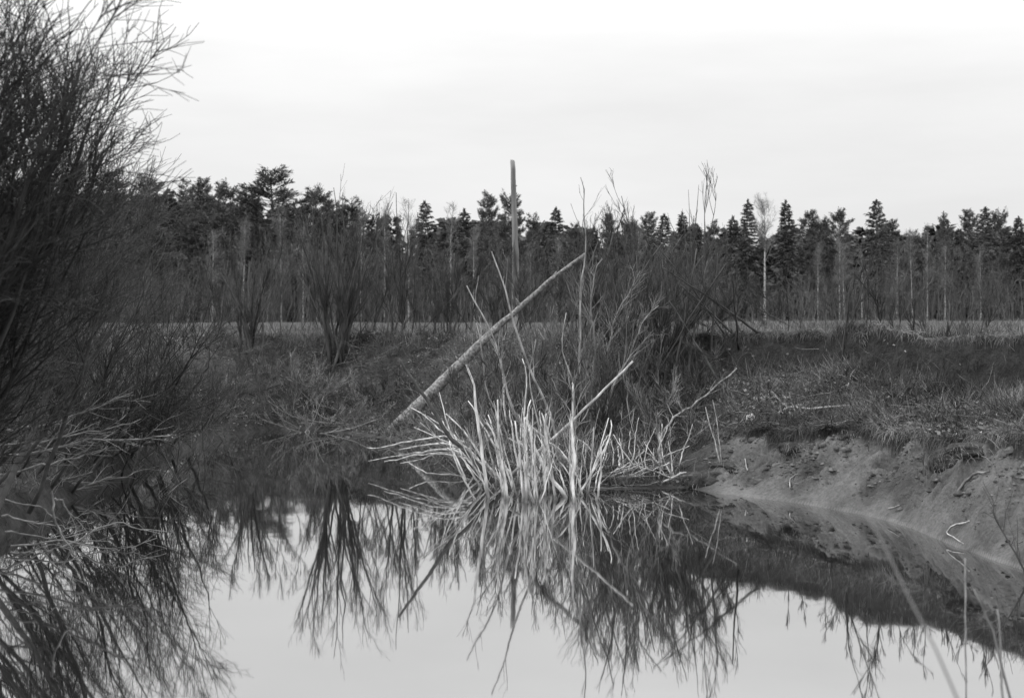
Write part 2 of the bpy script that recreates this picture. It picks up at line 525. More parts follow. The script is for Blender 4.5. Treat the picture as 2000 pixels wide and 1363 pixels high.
# ------------------------------------------------------------------ conifers (prototype meshes, copied per tree)
def diamonds(pos, dirs, L, W):
    n = len(pos)
    d = norm(dirs)
    s = norm(np.cross(d, rng.normal(size=(n, 3))))
    L = np.asarray(L)[:, None]; W = np.asarray(W)[:, None]
    V = np.stack([pos, pos + d * L * 0.45 + s * W, pos + d * L, pos + d * L * 0.45 - s * W], axis=1)
    return V.reshape(-1, 3), [np.arange(4 * n).reshape(n, 4)]

def spruce_proto(h, rmax, seed, start=0.08, tufts=4600, droop=0.35):
    global rng
    keep = rng; rng = np.random.default_rng(seed)
    k = 9
    tz = np.linspace(0, h, k)
    tp = np.stack([np.cumsum(rng.normal(0, 0.03, k)), np.cumsum(rng.normal(0, 0.03, k)), tz], -1)
    trunk = tube(tp[None], np.interp(tz / h, [0, 1], [h * 0.011, 0.015])[None], 6)
    zs, az, ln = [], [], []
    z = start * h
    while z < h * 0.985:
        f = 1 - (z / h - start) / (1 - start)
        base = rmax * min(1.0, (f * 1.75) ** 0.85) * rng.uniform(0.78, 1.12) + 0.12
        for a in rng.uniform(0, 2 * np.pi) + np.arange(6) * 2 * np.pi / 6 + rng.normal(0, 0.25, 6):
            if rng.random() < 0.10:
                continue
            zs.append(z + rng.normal(0, 0.06)); az.append(a); ln.append(base * rng.uniform(0.6, 1.15))
        z += (0.30 + 0.28 * f) * h / 15
    zs, az, ln = map(np.array, (zs, az, ln))
    out = np.stack([np.cos(az), np.sin(az), 0 * az], -1)
    el = np.interp(zs / h, [0, 0.6, 1], [-0.15, 0.15, 0.9])
    w = ln / ln.sum()
    i = rng.choice(len(zs), tufts, p=w)
    s = rng.uniform(0.05, 1, tufts) ** 0.75
    def along(i, s):
        r = ln[i] * s
        return np.stack([out[i, 0] * r, out[i, 1] * r, zs[i] + r * el[i] - droop * r * s + 0.12 * ln[i] * s ** 3], -1)
    pos = along(i, s)
    side = np.stack([-out[i, 1], out[i, 0], 0 * s], -1) * rng.choice([-1, 1], tufts)[:, None]
    dr = out[i] * rng.uniform(0.4, 1.0, tufts)[:, None] + side * rng.uniform(0.0, 1.0, tufts)[:, None] + np.array([0, 0, -1]) * rng.uniform(-0.05, 0.75, tufts)[:, None]
    L = rng.uniform(0.22, 0.58, tufts) * h / 15
    crown = diamonds(pos, dr, L, L * rng.uniform(0.08, 0.20, tufts))
    ss = np.linspace(0, 0.9, 4)
    BP = np.stack([along(np.arange(len(zs)), np.full(len(zs), q)) for q in ss], 1)
    br = tube(BP, np.linspace(0.03, 0.008, 4)[None] * np.ones((len(zs), 1)), 3)
    lead = diamonds(np.repeat(np.array([[0, 0, h - 0.5]]), 24, 0) + rng.normal(0, .03, (24, 3)) + np.array([0, 0, 1]) * rng.uniform(0, .4, (24, 1)), rng.normal(0, .35, (24, 3)) + np.array([0, 0, 1]), np.full(24, .45), np.full(24, .07))
    rng = keep
    return trunk, join([crown, br, lead])

def pine_proto(h, rmax, seed, start=0.45, clumps=95, per=46, conic=0.6):
    global rng
    keep = rng; rng = np.random.default_rng(seed)
    k = 9
    tz = np.linspace(0, h * 0.97, k)
    tp = np.stack([np.cumsum(rng.normal(0, 0.06, k)), np.cumsum(rng.normal(0, 0.06, k)), tz], -1)
    trunk = tube(tp[None], np.interp(tz / h, [0, 1], [h * 0.012, 0.03])[None], 6)
    zs, az, ln = [], [], []
    z = start * h
    while z < h * 0.97:
        f = (z / h - start) / (0.97 - start)
        base = rmax * np.interp(f, [0, 0.25, 0.6, 0.85, 1.0], [0.8, 1.0, 0.95 - 0.25 * conic, 0.62 - 0.22 * conic, 0.22])
        nb = 5
        for a in rng.uniform(0, 6.283) + np.arange(nb) * 6.283 / nb + rng.normal(0, 0.35, nb):
            if rng.random() < 0.15:
                continue
            zs.append(z + rng.normal(0, 0.12)); az.append(a); ln.append(base * rng.uniform(0.45, 1.2))
        z += rng.uniform(0.30, 0.58) * h / 15
    zs, az, ln = map(np.array, (zs, az, ln))
    out = np.stack([np.cos(az), np.sin(az), 0 * az], -1)
    el = np.interp(zs / h, [start, 0.75, 1], [-0.05, 0.22, 0.9]) + rng.normal(0, 0.1, len(zs))
    def along(i, q):
        r = ln[i] * q
        return np.stack([out[i, 0] * r, out[i, 1] * r, zs[i] + r * el[i] + 0.16 * ln[i] * q ** 2.5], -1)
    n = int(clumps * per * 1.5)
    i = rng.choice(len(zs), n, p=ln / ln.sum())
    q = rng.uniform(0.2, 1.0, n) ** 0.7
    side = np.stack([-out[i, 1], out[i, 0], 0 * q], -1) * rng.normal(0, 1, n)[:, None]
    pos = along(i, q) + side * (0.20 * ln[i] * (1.2 - q))[:, None] + rng.normal(0, .10, (n, 3))
    dr = out[i] * rng.uniform(0.1, 1.1, n)[:, None] + side * 0.55 + np.array([0, 0, 1]) * rng.uniform(-0.1, 1.0, n)[:, None]
    L = rng.uniform(0.16, 0.46, n) * h / 15
    crown = diamonds(pos, dr, L, L * rng.uniform(0.07, 0.17, n))
    ss = np.array([0, 0.35, 0.7, 0.95])
    BP = np.stack([along(np.arange(len(zs)), np.full(len(zs), w_)) for w_ in ss], 1)
    br = tube(BP, np.linspace(0.05, 0.012, 4)[None] * np.ones((len(zs), 1)), 3)
    rng = keep
    return trunk, join([crown, br])

def birch_proto(h, seed, spread=0.16, twigs=900, lean=0.02, start=0.35, girth=0.0062):
    global rng
    keep = rng; rng = np.random.default_rng(seed)
    k = 12
    tz = np.linspace(0, h * 0.93, k)
    tp = np.stack([np.cumsum(rng.normal(0, lean * h / 10, k)), np.cumsum(rng.normal(0, lean * h / 10, k)), tz], -1)
    tr = np.interp(tz / h, [0, 1], [h * girth, 0.010])
    trunk = tube(tp[None], tr[None], 6)
    P0, R0 = tp[None], tr[None]
    P1, R1 = grow(P0, R0, 38, (h * 0.12, h * spread * 1.6), (22, 48), (start, 0.97), (0, 0, 0.55), 0.08, 5, 0.5, 0.012)
    P2, R2 = grow(P1, R1, 220, (h * 0.05, h * 0.10), (20, 50), (0.15, 1), (0, 0, 0.35), 0.12, 4, 0.6, 0.008)
    P3, R3 = grow(P2, R2, twigs, (h * 0.025, h * 0.06), (15, 55), (0.1, 1), (0, 0, 0.1), 0.15, 3, 0.7, 0.006)
    crown = join([tube(P1, R1), tube(P2, R2), tube(P3, R3)])
    rng = keep
    return trunk, crown

PROTO = {}
def add_proto(key, tc_, h, tm, cm):
    trunk, crown = tc_
    PROTO[key] = (mesh('trunk', *trunk, tm), mesh('crown', *crown, cm, smooth=False), h)
for q, (rm, st, dr) in enumerate([(2.5, .05, .35), (2.0, .04, .45), (3.0, .06, .30), (2.4, .08, .4)]):
    add_proto('spruce%d' % q, spruce_proto(15, rm, 300 + q, st, 11000, dr), 15, 'bark_pine', 'needles')
for q, (rm, st, cl_, cn) in enumerate([(2.9, .30, 210, .6), (2.5, .34, 180, .8), (3.3, .22, 300, .85), (2.1, .38, 150, .6)]):
    add_proto('pine%d' % q, pine_proto(15, rm, 400 + q, st, cl_, 46, cn), 15, 'bark_pine', 'needles_pine')
for q, (spd, ln_, st) in enumerate([(.13, .012, .4), (.16, .03, .35), (.11, .02, .45)]):
    add_proto('birch%d' % q, birch_proto(11, 500 + q, spd, 900, ln_, st), 11, 'bark_birch', 'bare_twig')
add_proto('aspen', birch_proto(14, 520, .22, 2000, .02, .5, .0125), 14, 'bark_birch', 'bare_twig')

def plant(name, key, u, vtop, d, label, cat, group, widen=1.0, rot=None):
    tm, cm, h0 = PROTO[key]
    x = (u - 1000) / FPX * d
    z = float(gz(np.array([x]), np.array([d]))[0]) - 0.05
    top = EYE - (vtop - V0) / FPX * d
    s = (top - z) / h0
    r = thing(name, label, cat, (x, d, z), group)
    r.scale = (s * widen * rng.uniform(.88, 1.12), s * widen * rng.uniform(.88, 1.12), s)
    r.rotation_euler = (0, 0, rng.uniform(0, 6.28) if rot is None else rot)
    ob('trunk', tm, r)
    ob('crown', cm, r)
    return r

CONIFERS = [
    # u, vtop, proto, d, widen, words
    (60, 352, 'pine0', 150, 1.1, 'dark pine on the skyline behind the leaning willow, by the frame edge'),
    (135, 345, 'spruce2', 155, 1.1, 'dark spruce on the skyline half hidden by the willow twigs'),
    (215, 338, 'pine2', 150, 1.0, 'dark broad pine seen through the tips of the leaning willow'),
    (288, 345, 'pine2', 140, 0.95, 'dense dome-topped pine just clear of the leaning willow'),
    (328, 372, 'spruce0', 150, 1.0, 'short pine shoulder beside the dome-topped pine next to the willow'),
    (366, 350, 'pine3', 160, 0.75, 'slim pale pine with a narrow tuft top, first of a slim pair'),
    (396, 350, 'pine1', 150, 0.8, 'slim pine with a forked tuft top, second of a slim pair'),
    (440, 357, 'pine0', 145, 0.85, 'flat-topped pine with one clump jutting towards the tallest pine'),
    (484, 362, 'pine3', 150, 1.0, 'lower pine crowding against the tallest broad pine'),
    (530, 330, 'pine2', 148, 1.15, 'tallest broad dark pine with tiered boughs on the skyline'),
    (575, 400, 'spruce1', 165, 1.0, 'low conifer tucked below the edge of the tallest broad pine'),
    (618, 368, 'pine0', 150, 1.0, 'round-headed pine behind the big many-stemmed shrub'),
    (650, 392, 'pine1', 158, 1.0, 'lower pine touching the round-headed pine behind the big shrub'),
    (686, 386, 'pine3', 150, 1.0, 'small pine with a leaning tuft, next to the pale feathery birch'),
    (748, 425, 'spruce3', 170, 1.0, 'low dark conifer right behind the pale feathery birch'),
    (830, 395, 'spruce0', 145, 1.0, 'dark cone-shaped spruce standing alone between two pale birches'),
    (907, 410, 'spruce1', 155, 1.0, 'thin-tipped spruce just before the tiered pair by the bare pole'),
    (952, 379, 'pine2', 140, 0.75, 'tiered conifer, first of the tall pair beside the bare pole'),
    (996, 377, 'pine0', 145, 0.85, 'tall tiered conifer directly behind the bare pole'),
    (1040, 417, 'pine3', 160, 0.8, 'small pale pine, next conifer after the bare pole'),
    (1086, 407, 'spruce3', 148, 1.0, 'ragged dark spruce, second conifer after the bare pole'),
    (1121, 436, 'pine3', 165, 0.8, 'short pine below the tip of the leaning log'),
    (1160, 445, 'spruce0', 168, 1.0, 'low spruce directly above the tip of the leaning log'),
    (1190, 420, 'pine1', 160, 0.75, 'small whorled pine just past the thin sapling above the log tip'),
    (1228, 428, 'pine0', 160, 0.8, 'rounded pine behind the thin twin saplings'),
    (1268, 415, 'pine1', 150, 0.9, 'pine with a blunt top over the wide fan-shaped thicket'),
    (1298, 420, 'spruce0', 155, 0.95, 'dark blunt spruce in the middle of the row over the fan-shaped thicket'),
    (1333, 416, 'spruce1', 150, 1.0, 'pointed dark spruce just before the tall wispy saplings'),
    (1362, 440, 'spruce3', 165, 1.0, 'low spruce seen through the tall wispy saplings'),
    (1393, 430, 'pine3', 160, 0.8, 'pale slim pine just past the tall wispy saplings'),
    (1432, 424, 'spruce1', 148, 1.0, 'dark narrow spruce two trees before the pale-trunked aspen'),
    (1461, 392, 'spruce1', 140, 1.0, 'tall spire spruce touching the pale-trunked aspen'),
    (1535, 393, 'spruce1', 140, 0.95, 'tall spire spruce standing clear just past the pale-trunked aspen'),
    (1580, 412, 'pine1', 145, 0.95, 'pine with a lumpy top, second conifer past the pale-trunked aspen'),
    (1604, 424, 'pine0', 155, 0.8, 'pine tucked against the lumpy-topped pine past the aspen'),
    (1638, 409, 'pine0', 145, 0.75, 'round-tufted pine alone between two gaps of sky'),
    (1670, 468, 'spruce3', 170, 1.0, 'low conifer in the sky gap before the big wide spruce'),
    (1712, 392, 'spruce2', 135, 0.9, 'big wide-skirted spruce, tallest of those past the aspen'),
    (1742, 430, 'pine1', 145, 0.85, 'pine leaning out from behind the big wide-skirted spruce'),
    (1783, 450, 'pine3', 160, 0.8, 'low pine after the big wide-skirted spruce, first of two'),
    (1806, 450, 'spruce1', 160, 0.8, 'low thin spruce after the big wide-skirted spruce, second of two'),
    (1845, 421, 'pine2', 140, 0.65, 'pagoda-shaped pine with a narrow neck below its top'),
    (1893, 411, 'pine1', 145, 0.85, 'bushy pine next to the last dark spruce of the row'),
    (1924, 406, 'spruce2', 140, 0.8, 'dense dark spruce, last pointed one of the row'),
    (1951, 411, 'pine0', 150, 0.8, 'pale pine closing the row beyond the dense dark spruce'),
    (1990, 425, 'spruce0', 150, 1.0, 'dark spruce at the very end of the forest row'),
    (2040, 405, 'pine0', 150, 1.0, 'pine beyond the end of the visible forest row'),
]
for (u, vt, key, d, wd, lab) in CONIFERS:
    kind = 'spruce_tree' if key.startswith('spruce') else 'pine_tree'
    plant(kind, key, u, vt, d, lab, kind.split('_')[0] + ' tree', 'conifers along the forest edge', wd * (1.22 if u < 720 else 1.08))

BIRCHES = [
    (415, 440, 'birch0', 120, 'thin birch with a faint pale stem behind the willow tips'),
    (474, 425, 'birch2', 118, 'straight pale birch stem under the flat-topped pine'),
    (549, 402, 'birch1', 116, 'spreading young birch in front of the tallest broad pine'),
    (592, 430, 'birch0', 122, 'thin birch between the tallest pine and the big shrub'),
    (705, 405, 'birch2', 128, 'wispy birch standing between the small leaning pine and a pale birch'),
    (751, 396, 'birch0', 122, 'pale straight-stemmed birch with a feathery crown'),
    (799, 392, 'birch1', 118, 'thin dark-twigged birch just before the lone cone-shaped spruce'),
    (880, 400, 'birch1', 120, 'crooked pale birch with a feathery crown past the lone spruce'),
    (926, 440, 'birch2', 118, 'straight thin birch in front of the tiered conifer pair'),
    (1036, 480, 'birch0', 120, 'thin birch stem just past the bare pole'),
    (1088, 455, 'birch2', 118, 'pale thin birch in front of the ragged spruce past the pole'),
    (1246, 440, 'birch0', 122, 'pale thin birch rising out of the fan-shaped thicket'),
    (1306, 470, 'birch1', 112, 'short pale birch at the end of the fan-shaped thicket'),
    (1598, 470, 'birch2', 116, 'thin grey birch under the lumpy-topped pine'),
    (1640, 455, 'birch0', 115, 'pale birch in front of the round-tufted pine, one of a close pair'),
    (1649, 470, 'birch2', 118, 'slightly shorter birch of the close pair under the round-tufted pine'),
    (1684, 480, 'birch1', 112, 'dark-twigged birch before the big wide-skirted spruce'),
    (1782, 445, 'birch2', 116, 'bright straight birch stem past the big wide-skirted spruce'),
    (1812, 440, 'birch0', 120, 'slim bright birch beside the bright straight one past the wide spruce'),
    (1846, 470, 'birch0', 118, 'thin birch in front of the pagoda-shaped pine'),
    (1752, 470, 'birch1', 116, 'grey birch under the pine that leans from the wide spruce'),
    (1915, 480, 'birch1', 116, 'grey birch in front of the last dark spruce'),
]
for (u, vt, key, d, lab) in BIRCHES:
    plant('birch_tree', key, u, vt, d, lab, 'birch tree', 'bare birches along the forest edge')
plant('aspen_tree', 'aspen', 1493, 384, 112, 'tall bare aspen with a stout pale trunk and spreading crown', 'aspen tree', None, 1.0, 2.0)

# the far wood behind and the undergrowth along its edge: masses nobody could count
parts = []
for q in range(230):
    u = rng.uniform(-250, 2250); d = rng.uniform(162, 205)
    x = (u - 1000) / FPX * d
    z0 = 3.0
    vt = np.interp(u, [-300, 300, 600, 900, 1300, 2300], [380, 385, 412, 438, 448, 448]) + rng.uniform(-8, 40)
    h = EYE - (vt - V0) / FPX * d - z0
    n = 700
    f = rng.uniform(0, 1, n)
    rr = np.minimum(1, (1 - f) * 1.6) ** 0.8 * h * 0.17 * rng.uniform(0.3, 1.1, n) + 0.1
    a = rng.uniform(0, 6.283, n)
    pos = np.stack([x + rr * np.cos(a), d + rr * np.sin(a), z0 + f * h], -1)
    dr = np.stack([np.cos(a), np.sin(a), rng.uniform(-0.7, 0.5, n)], -1)
    L = rng.uniform(0.7, 1.5, n)
    parts.append(diamonds(pos, dr, L, L * 0.25))
fo = ob('forest', mesh('forest', *join(parts), 'needles', smooth=False), kind='stuff')
tag(fo, 'dark mass of conifers filling the wood behind the edge trees', 'forest')

n = 3600
u = rng.uniform(-150, 2150, n); d = rng.uniform(104, 158, n)
x = (u - 1000) / FPX * d
base = np.stack([x, d, gz(x, d) - 0.1], -1)
hh = rng.uniform(1.8, 7.5, n) * (0.45 + 0.9 * vnoise(x * 0.10, d * 0.05, 8)) * np.interp(u, [-100, 500, 650, 1350, 1450, 1650, 1760, 2200], [1, 1, 1.3, 1.25, .65, .7, 1.05, 1.0])
P0, R0 = shoot(base, np.stack([rng.normal(0, .13, n), rng.normal(0, .13, n), np.ones(n)], -1), hh, 0.026, 0.006, 5, 0.07, (0, 0, .1))
P1, R1 = grow(P0, R0, 13000, (0.9, 2.2), (22, 55), (0.15, 0.98), (0, 0, 0.5), 0.08, 4, 0.55, 0.010)
P2, R2 = grow(P1, R1, 30000, (0.5, 1.3), (20, 60), (0.2, 1), (0, 0, 0.3), 0.1, 3, 0.7, 0.008)
th = ob('undergrowth', mesh('undergrowth', *join([tube(P0, R0), tube(P1, R1), tube(P2, R2)]), 'thicket'), kind='stuff')
tag(th, 'grey thicket of bare saplings along the foot of the forest', 'undergrowth')

# ------------------------------------------------------------------ grass and litter
def blades(n, x, y, hmin, hmax, wmin, wmax, lean=0.35, k=3):
    z = gz(x, y)
    base = np.stack([x, y, z - 0.02], -1)
    h = rng.uniform(hmin, hmax, n)
    dirs = np.stack([rng.normal(0, lean, n), rng.normal(0, lean, n), np.ones(n)], -1)
    P, _ = shoot(base, dirs, h, 0.01, 0.001, k, 0.16, (0, 0, -0.5))
    w = rng.uniform(wmin, wmax, n)
    a = rng.uniform(0, np.pi, n)
    s = np.stack([np.cos(a), np.sin(a), 0 * a], -1)[:, None] * (w[:, None] * np.linspace(1, 0.15, k))[:, :, None]
    V = np.stack([P - s, P + s], axis=2)
    idx = np.arange(n * k * 2).reshape(n, k, 2)
    F = np.stack([idx[:, :-1, 0], idx[:, :-1, 1], idx[:, 1:, 1], idx[:, 1:, 0]], -1).reshape(-1, 4)
    return V.reshape(-1, 3), [F]

def crest_d(u, x, y0=None):
    return np.interp(u, FEAT[:, 0], FEAT[:, 6])

# dry meadow on the field
n = 52000
u = rng.uniform(-100, 2120, n)
cd = crest_d(u, 0)
d = cd + rng.exponential(1, n) * 9 + rng.uniform(-0.1, 0.6, n)
d = np.where(rng.random(n) < 0.25, rng.uniform(45, 112, n), d)
x = (u - 1000) / FPX * d
big = np.clip(d / 40, 0.7, 2.2)
keep = vnoise(x * 0.7, d * 0.5, 44) > rng.uniform(0.0, 0.75, n)
x, d = x[keep], d[keep]; n = len(x)
meadow = blades(n, x, d, 0.06, 0.34, 0.004, 0.010, 0.4)
mo = ob('meadow_grass', mesh('meadow_grass', *meadow, 'dry_grass', smooth=False), kind='stuff')
tag(mo, 'pale dry grass along the flat field edge', 'grass')

# turf, dead grass, twigs and leaves on the bank
def bank_points(n, u0, u1, lo=0.0, hi=1.0, extra=0.0):
    u = rng.uniform(u0, u1, n)
    sod = np.interp(u, FEAT[:, 0], FEAT[:, 2]); cr = crest_d(u, 0)
    sh = np.interp(u, FEAT[:, 0], FEAT[:, 1])
    s0 = np.where(u < 1330, sh + 0.15, sod)
    d = s0 + (cr - s0) * rng.uniform(lo, hi, n)
    x = (u - 1000) / FPX * d
    cov = terrain(x, d)
    ok = (cov[1] > 0.6) & (cov[0] > 0.02) & ((cov[2] < 0.3) | (rng.random(len(x)) < 0.12))
    return u[ok], x[ok], d[ok]

parts = []
u, x, d = bank_points(60000, -50, 2120)
keep = fbm(x * 0.8, d * 0.8, 3, 15) > rng.uniform(-0.30, 0.25, len(x)) + np.where(u > 1380, 0.04, 0.0)
x, d, u = x[keep], d[keep], u[keep]
rt_ = u > 1380
parts.append(blades(int((~rt_).sum()), x[~rt_], d[~rt_], 0.10, 0.42, 0.003, 0.008, 0.9))
thin = rt_ & (rng.random(len(x)) < 0.7)
parts.append(blades(int(thin.sum()), x[thin], d[thin], 0.05, 0.26, 0.003, 0.007, 1.5))
u, x, d = bank_points(9000, 420, 2100, 0.85, 1.02)
parts.append(blades(len(x), x, d, 0.2, 0.5, 0.003, 0.007, 0.6))
u, x, d = bank_points(200, 420, 2100)
hs = rng.uniform(.4, 1, len(x))
tx = np.repeat(x, 90) + rng.normal(0, .10, 90 * len(x)); td = np.repeat(d, 90) + rng.normal(0, .10, 90 * len(x))
parts.append(blades(len(tx), tx, td, 0.12, 0.5, 0.003, 0.007, 0.7))
bo = ob('bank_grass', mesh('bank_grass', *join(parts), 'bank_grass', smooth=False), kind='stuff')
tag(bo, 'tangled dead grass covering the slope of the bank', 'grass')

u, x, d = bank_points(60000, 300, 2120)
keep = fbm(x * 0.6, d * 0.6, 3, 18) > rng.uniform(-0.2, 0.25, len(x))
x, d = x[keep], d[keep]
n = len(x)
ctr = np.stack([x, d, gz(x, d) + rng.uniform(0.0, 0.05, n)], -1)
dirs = rng.normal(size=(n, 3)) * np.array([1, 1, 0.45])
L = rng.uniform(0.025, 0.085, n)
lo_ = ob('leaf_litter', mesh('leaf_litter', *diamonds(ctr, dirs, L, L * 0.35), 'litter', smooth=False), kind='stuff')
tag(lo_, 'fallen leaves scattered over the bank', 'leaves')

u, x, d = bank_points(9000, 380, 2100)
n = len(x)
base = np.stack([x, d, gz(x, d) - 0.02], -1)
dirs = np.stack([rng.normal(0, 0.8, n), rng.normal(0, 0.6, n), rng.uniform(0.05, 1.3, n)], -1)
P0, R0 = shoot(base, dirs, rng.uniform(0.25, 1.0, n) * np.where(u > 1380, 0.5, 1.0), 0.006, 0.002, 5, 0.2, (0, 0, -0.25))
P1, R1 = grow(P0, R0, 9000, (0.15, 0.5), (20, 60), (0.2, 1), (0, 0, 0.1), 0.15, 3, 0.7, 0.0022)
tw = ob('bank_brush', mesh('bank_brush', *join([tube(P0, R0), tube(P1, R1)]), 'brush'), kind='stuff')
tag(tw, 'low tangle of thin bare twigs over the bank', 'brush')

u, x, d = bank_points(1200, 430, 2100)
n = len(x)
base = np.stack([x, d, gz(x, d) + 0.02], -1)
dirs = np.stack([rng.normal(0, 1, n), rng.normal(0, .5, n), rng.uniform(-0.05, 0.45, n)], -1)
P0, R0 = shoot(base, dirs, rng.uniform(0.25, 1.1, n) * np.where(u > 1380, .55, 1), 0.007, 0.003, 6, 0.16, (0, 0, -0.2))
P1, R1 = grow(P0, R0, 1500, (0.15, 0.5), (20, 55), (0.2, 1), (0, 0, 0.1), 0.12, 4, 0.6, 0.0028)
tw = ob('fallen_twigs', mesh('fallen_twigs', *join([tube(P0, R0), tube(P1, R1)]), 'bark_drift'), kind='stuff')
tag(tw, 'pale fallen twigs strewn over the bank', 'twigs')

# stalks drooping over the turf edge and over the lip of the cut
def edge_fringe(n, col, off, hmin, hmax, u0, u1):
    u = rng.uniform(u0, u1, n)
    d0 = np.interp(u, FEAT[:, 0], FEAT[:, col])
    dd = d0[:, None] + np.linspace(-1.3, 1.3, 60)[None, :]
    xx = ((u - 1000) / FPX)[:, None] * dd
    cv_ = terrain(xx, dd)
    test = cv_[1] > 0.95 if col == 2 else cv_[0] > 2.3
    i = np.argmax(test, axis=1)
    d = dd[np.arange(n), i] + off + rng.uniform(0, .12, n); x = (u - 1000) / FPX * d
    base = np.stack([x, d, gz(x, d)], -1)
    P, R = shoot(base, np.stack([rng.normal(0, .5, n), rng.uniform(-1.2, 0.1, n), rng.uniform(-.2, .9, n)], -1), rng.uniform(hmin, hmax, n), .0045, .0012, 5, .2, (0, -0.3, -1.9))
    return tube(P, R)
fr_ = join([edge_fringe(5000, 2, 0.02, .08, .32, 1370, 2080), edge_fringe(5000, 6, 0.02, .06, .24, 1330, 2080)])
fo_ = ob('overhanging_grass', mesh('overhanging_grass', *fr_, 'bank_grass'), kind='stuff')
tag(fo_, 'dead grass drooping over the turf edges of the cut bank', 'grass')

# crumbs of mud and grit on the bare slope
n = 9000
u = rng.uniform(1370, 2080, n)
sh = np.interp(u, FEAT[:, 0], FEAT[:, 1]); so = np.interp(u, FEAT[:, 0], FEAT[:, 2])
d = sh + 0.25 + (so - sh + 0.2) * rng.uniform(0, 1, n) ** 0.7
x = (u - 1000) / FPX * d
ok = fbm(x * 1.6, d * 1.6, 3, 19) > rng.uniform(-.15, .3, n)
x, d = x[ok], d[ok]; n = len(x)
r = 0.006 + rng.exponential(1, n) * 0.009
r = np.minimum(r, 0.06)
oc = np.array([(1, 0, 0), (0, 1, 0), (-1, 0, 0), (0, -1, 0), (0, 0, 1), (0, 0, -1)], float)
V = np.stack([x, d, gz(x, d)], -1)[:, None] + oc[None] * r[:, None, None] * rng.uniform(.5, 1.3, (n, 6, 1)) * np.array([1.3, 1.2, .7])
fi = np.array([(0, 1, 4), (1, 2, 4), (2, 3, 4), (3, 0, 4), (1, 0, 5), (2, 1, 5), (3, 2, 5), (0, 3, 5)])
Fm = (np.arange(n)[:, None, None] * 6 + fi[None]).reshape(-1, 3)
big = rng.choice(n, 190); cpos = np.stack([x[big], d[big], gz(x[big], d[big])], -1)
ico = np.array([(np.cos(a_) * np.cos(e_), np.sin(a_) * np.cos(e_), np.sin(e_)) for e_ in (-.6, 0.15, .75) for a_ in np.linspace(0, 6.283, 7)[:6]] + [(0, 0, 1)])
cf = [(r_ * 6 + j_, r_ * 6 + (j_ + 1) % 6, r_ * 6 + 6 + (j_ + 1) % 6, r_ * 6 + 6 + j_) for r_ in range(2) for j_ in range(6)]
ct = [(12 + j_, 12 + (j_ + 1) % 6, 18) for j_ in range(6)]
rr_ = 0.012 + rng.exponential(1, 190) * 0.018
V2 = cpos[:, None] + ico[None] * np.minimum(rr_, .075)[:, None, None] * rng.uniform(.45, 1.5, (190, 19, 1)) * np.stack([rng.uniform(.9, 1.5, 190), rng.uniform(.8, 1.2, 190), rng.uniform(.5, .85, 190)], -1)[:, None]
k2 = np.arange(190)[:, None, None] * 19
lump = (V2.reshape(-1, 3), [(k2 + np.array(cf)[None]).reshape(-1, 4), (k2 + np.array(ct)[None]).reshape(-1, 3)])
lu_ = ob('mud_lumps', mesh('mud_lumps', *lump, 'lump'), kind='stuff')
tag(lu_, 'slumped lumps of mud scattered on the bare slope', 'mud')
cr_ = ob('mud_crumbs', mesh('mud_crumbs', V, [Fm], 'crumb', smooth=False), kind='stuff')
tag(cr_, 'crumbs of mud and grit on the bare slope', 'mud')

# ------------------------------------------------------------------ shrubs with stems as parts
def strands_object(name, label, cat, stems, twigs, sm, tm, loc, group=None, sides=5, part='stem', knob=0.06, tall=None):
    """stems: list of (points (k,3), radii (k,)); twigs: list of (P,R)"""
    loc = np.asarray(loc, float)
    r = thing(name, label, cat, loc, group)
    for P, R in stems:
        ob(part, mesh(part, *tube((P - loc)[None], np.asarray(R)[None], sides, cap=True, knob=knob), 'bark_mid' if tall and P[-1, 2] > tall else sm), r)
    if twigs:
        o = ob('twigs', mesh('twigs', *join([tube(P - loc, R) for P, R in twigs]), tm), r, kind='stuff')
    return r

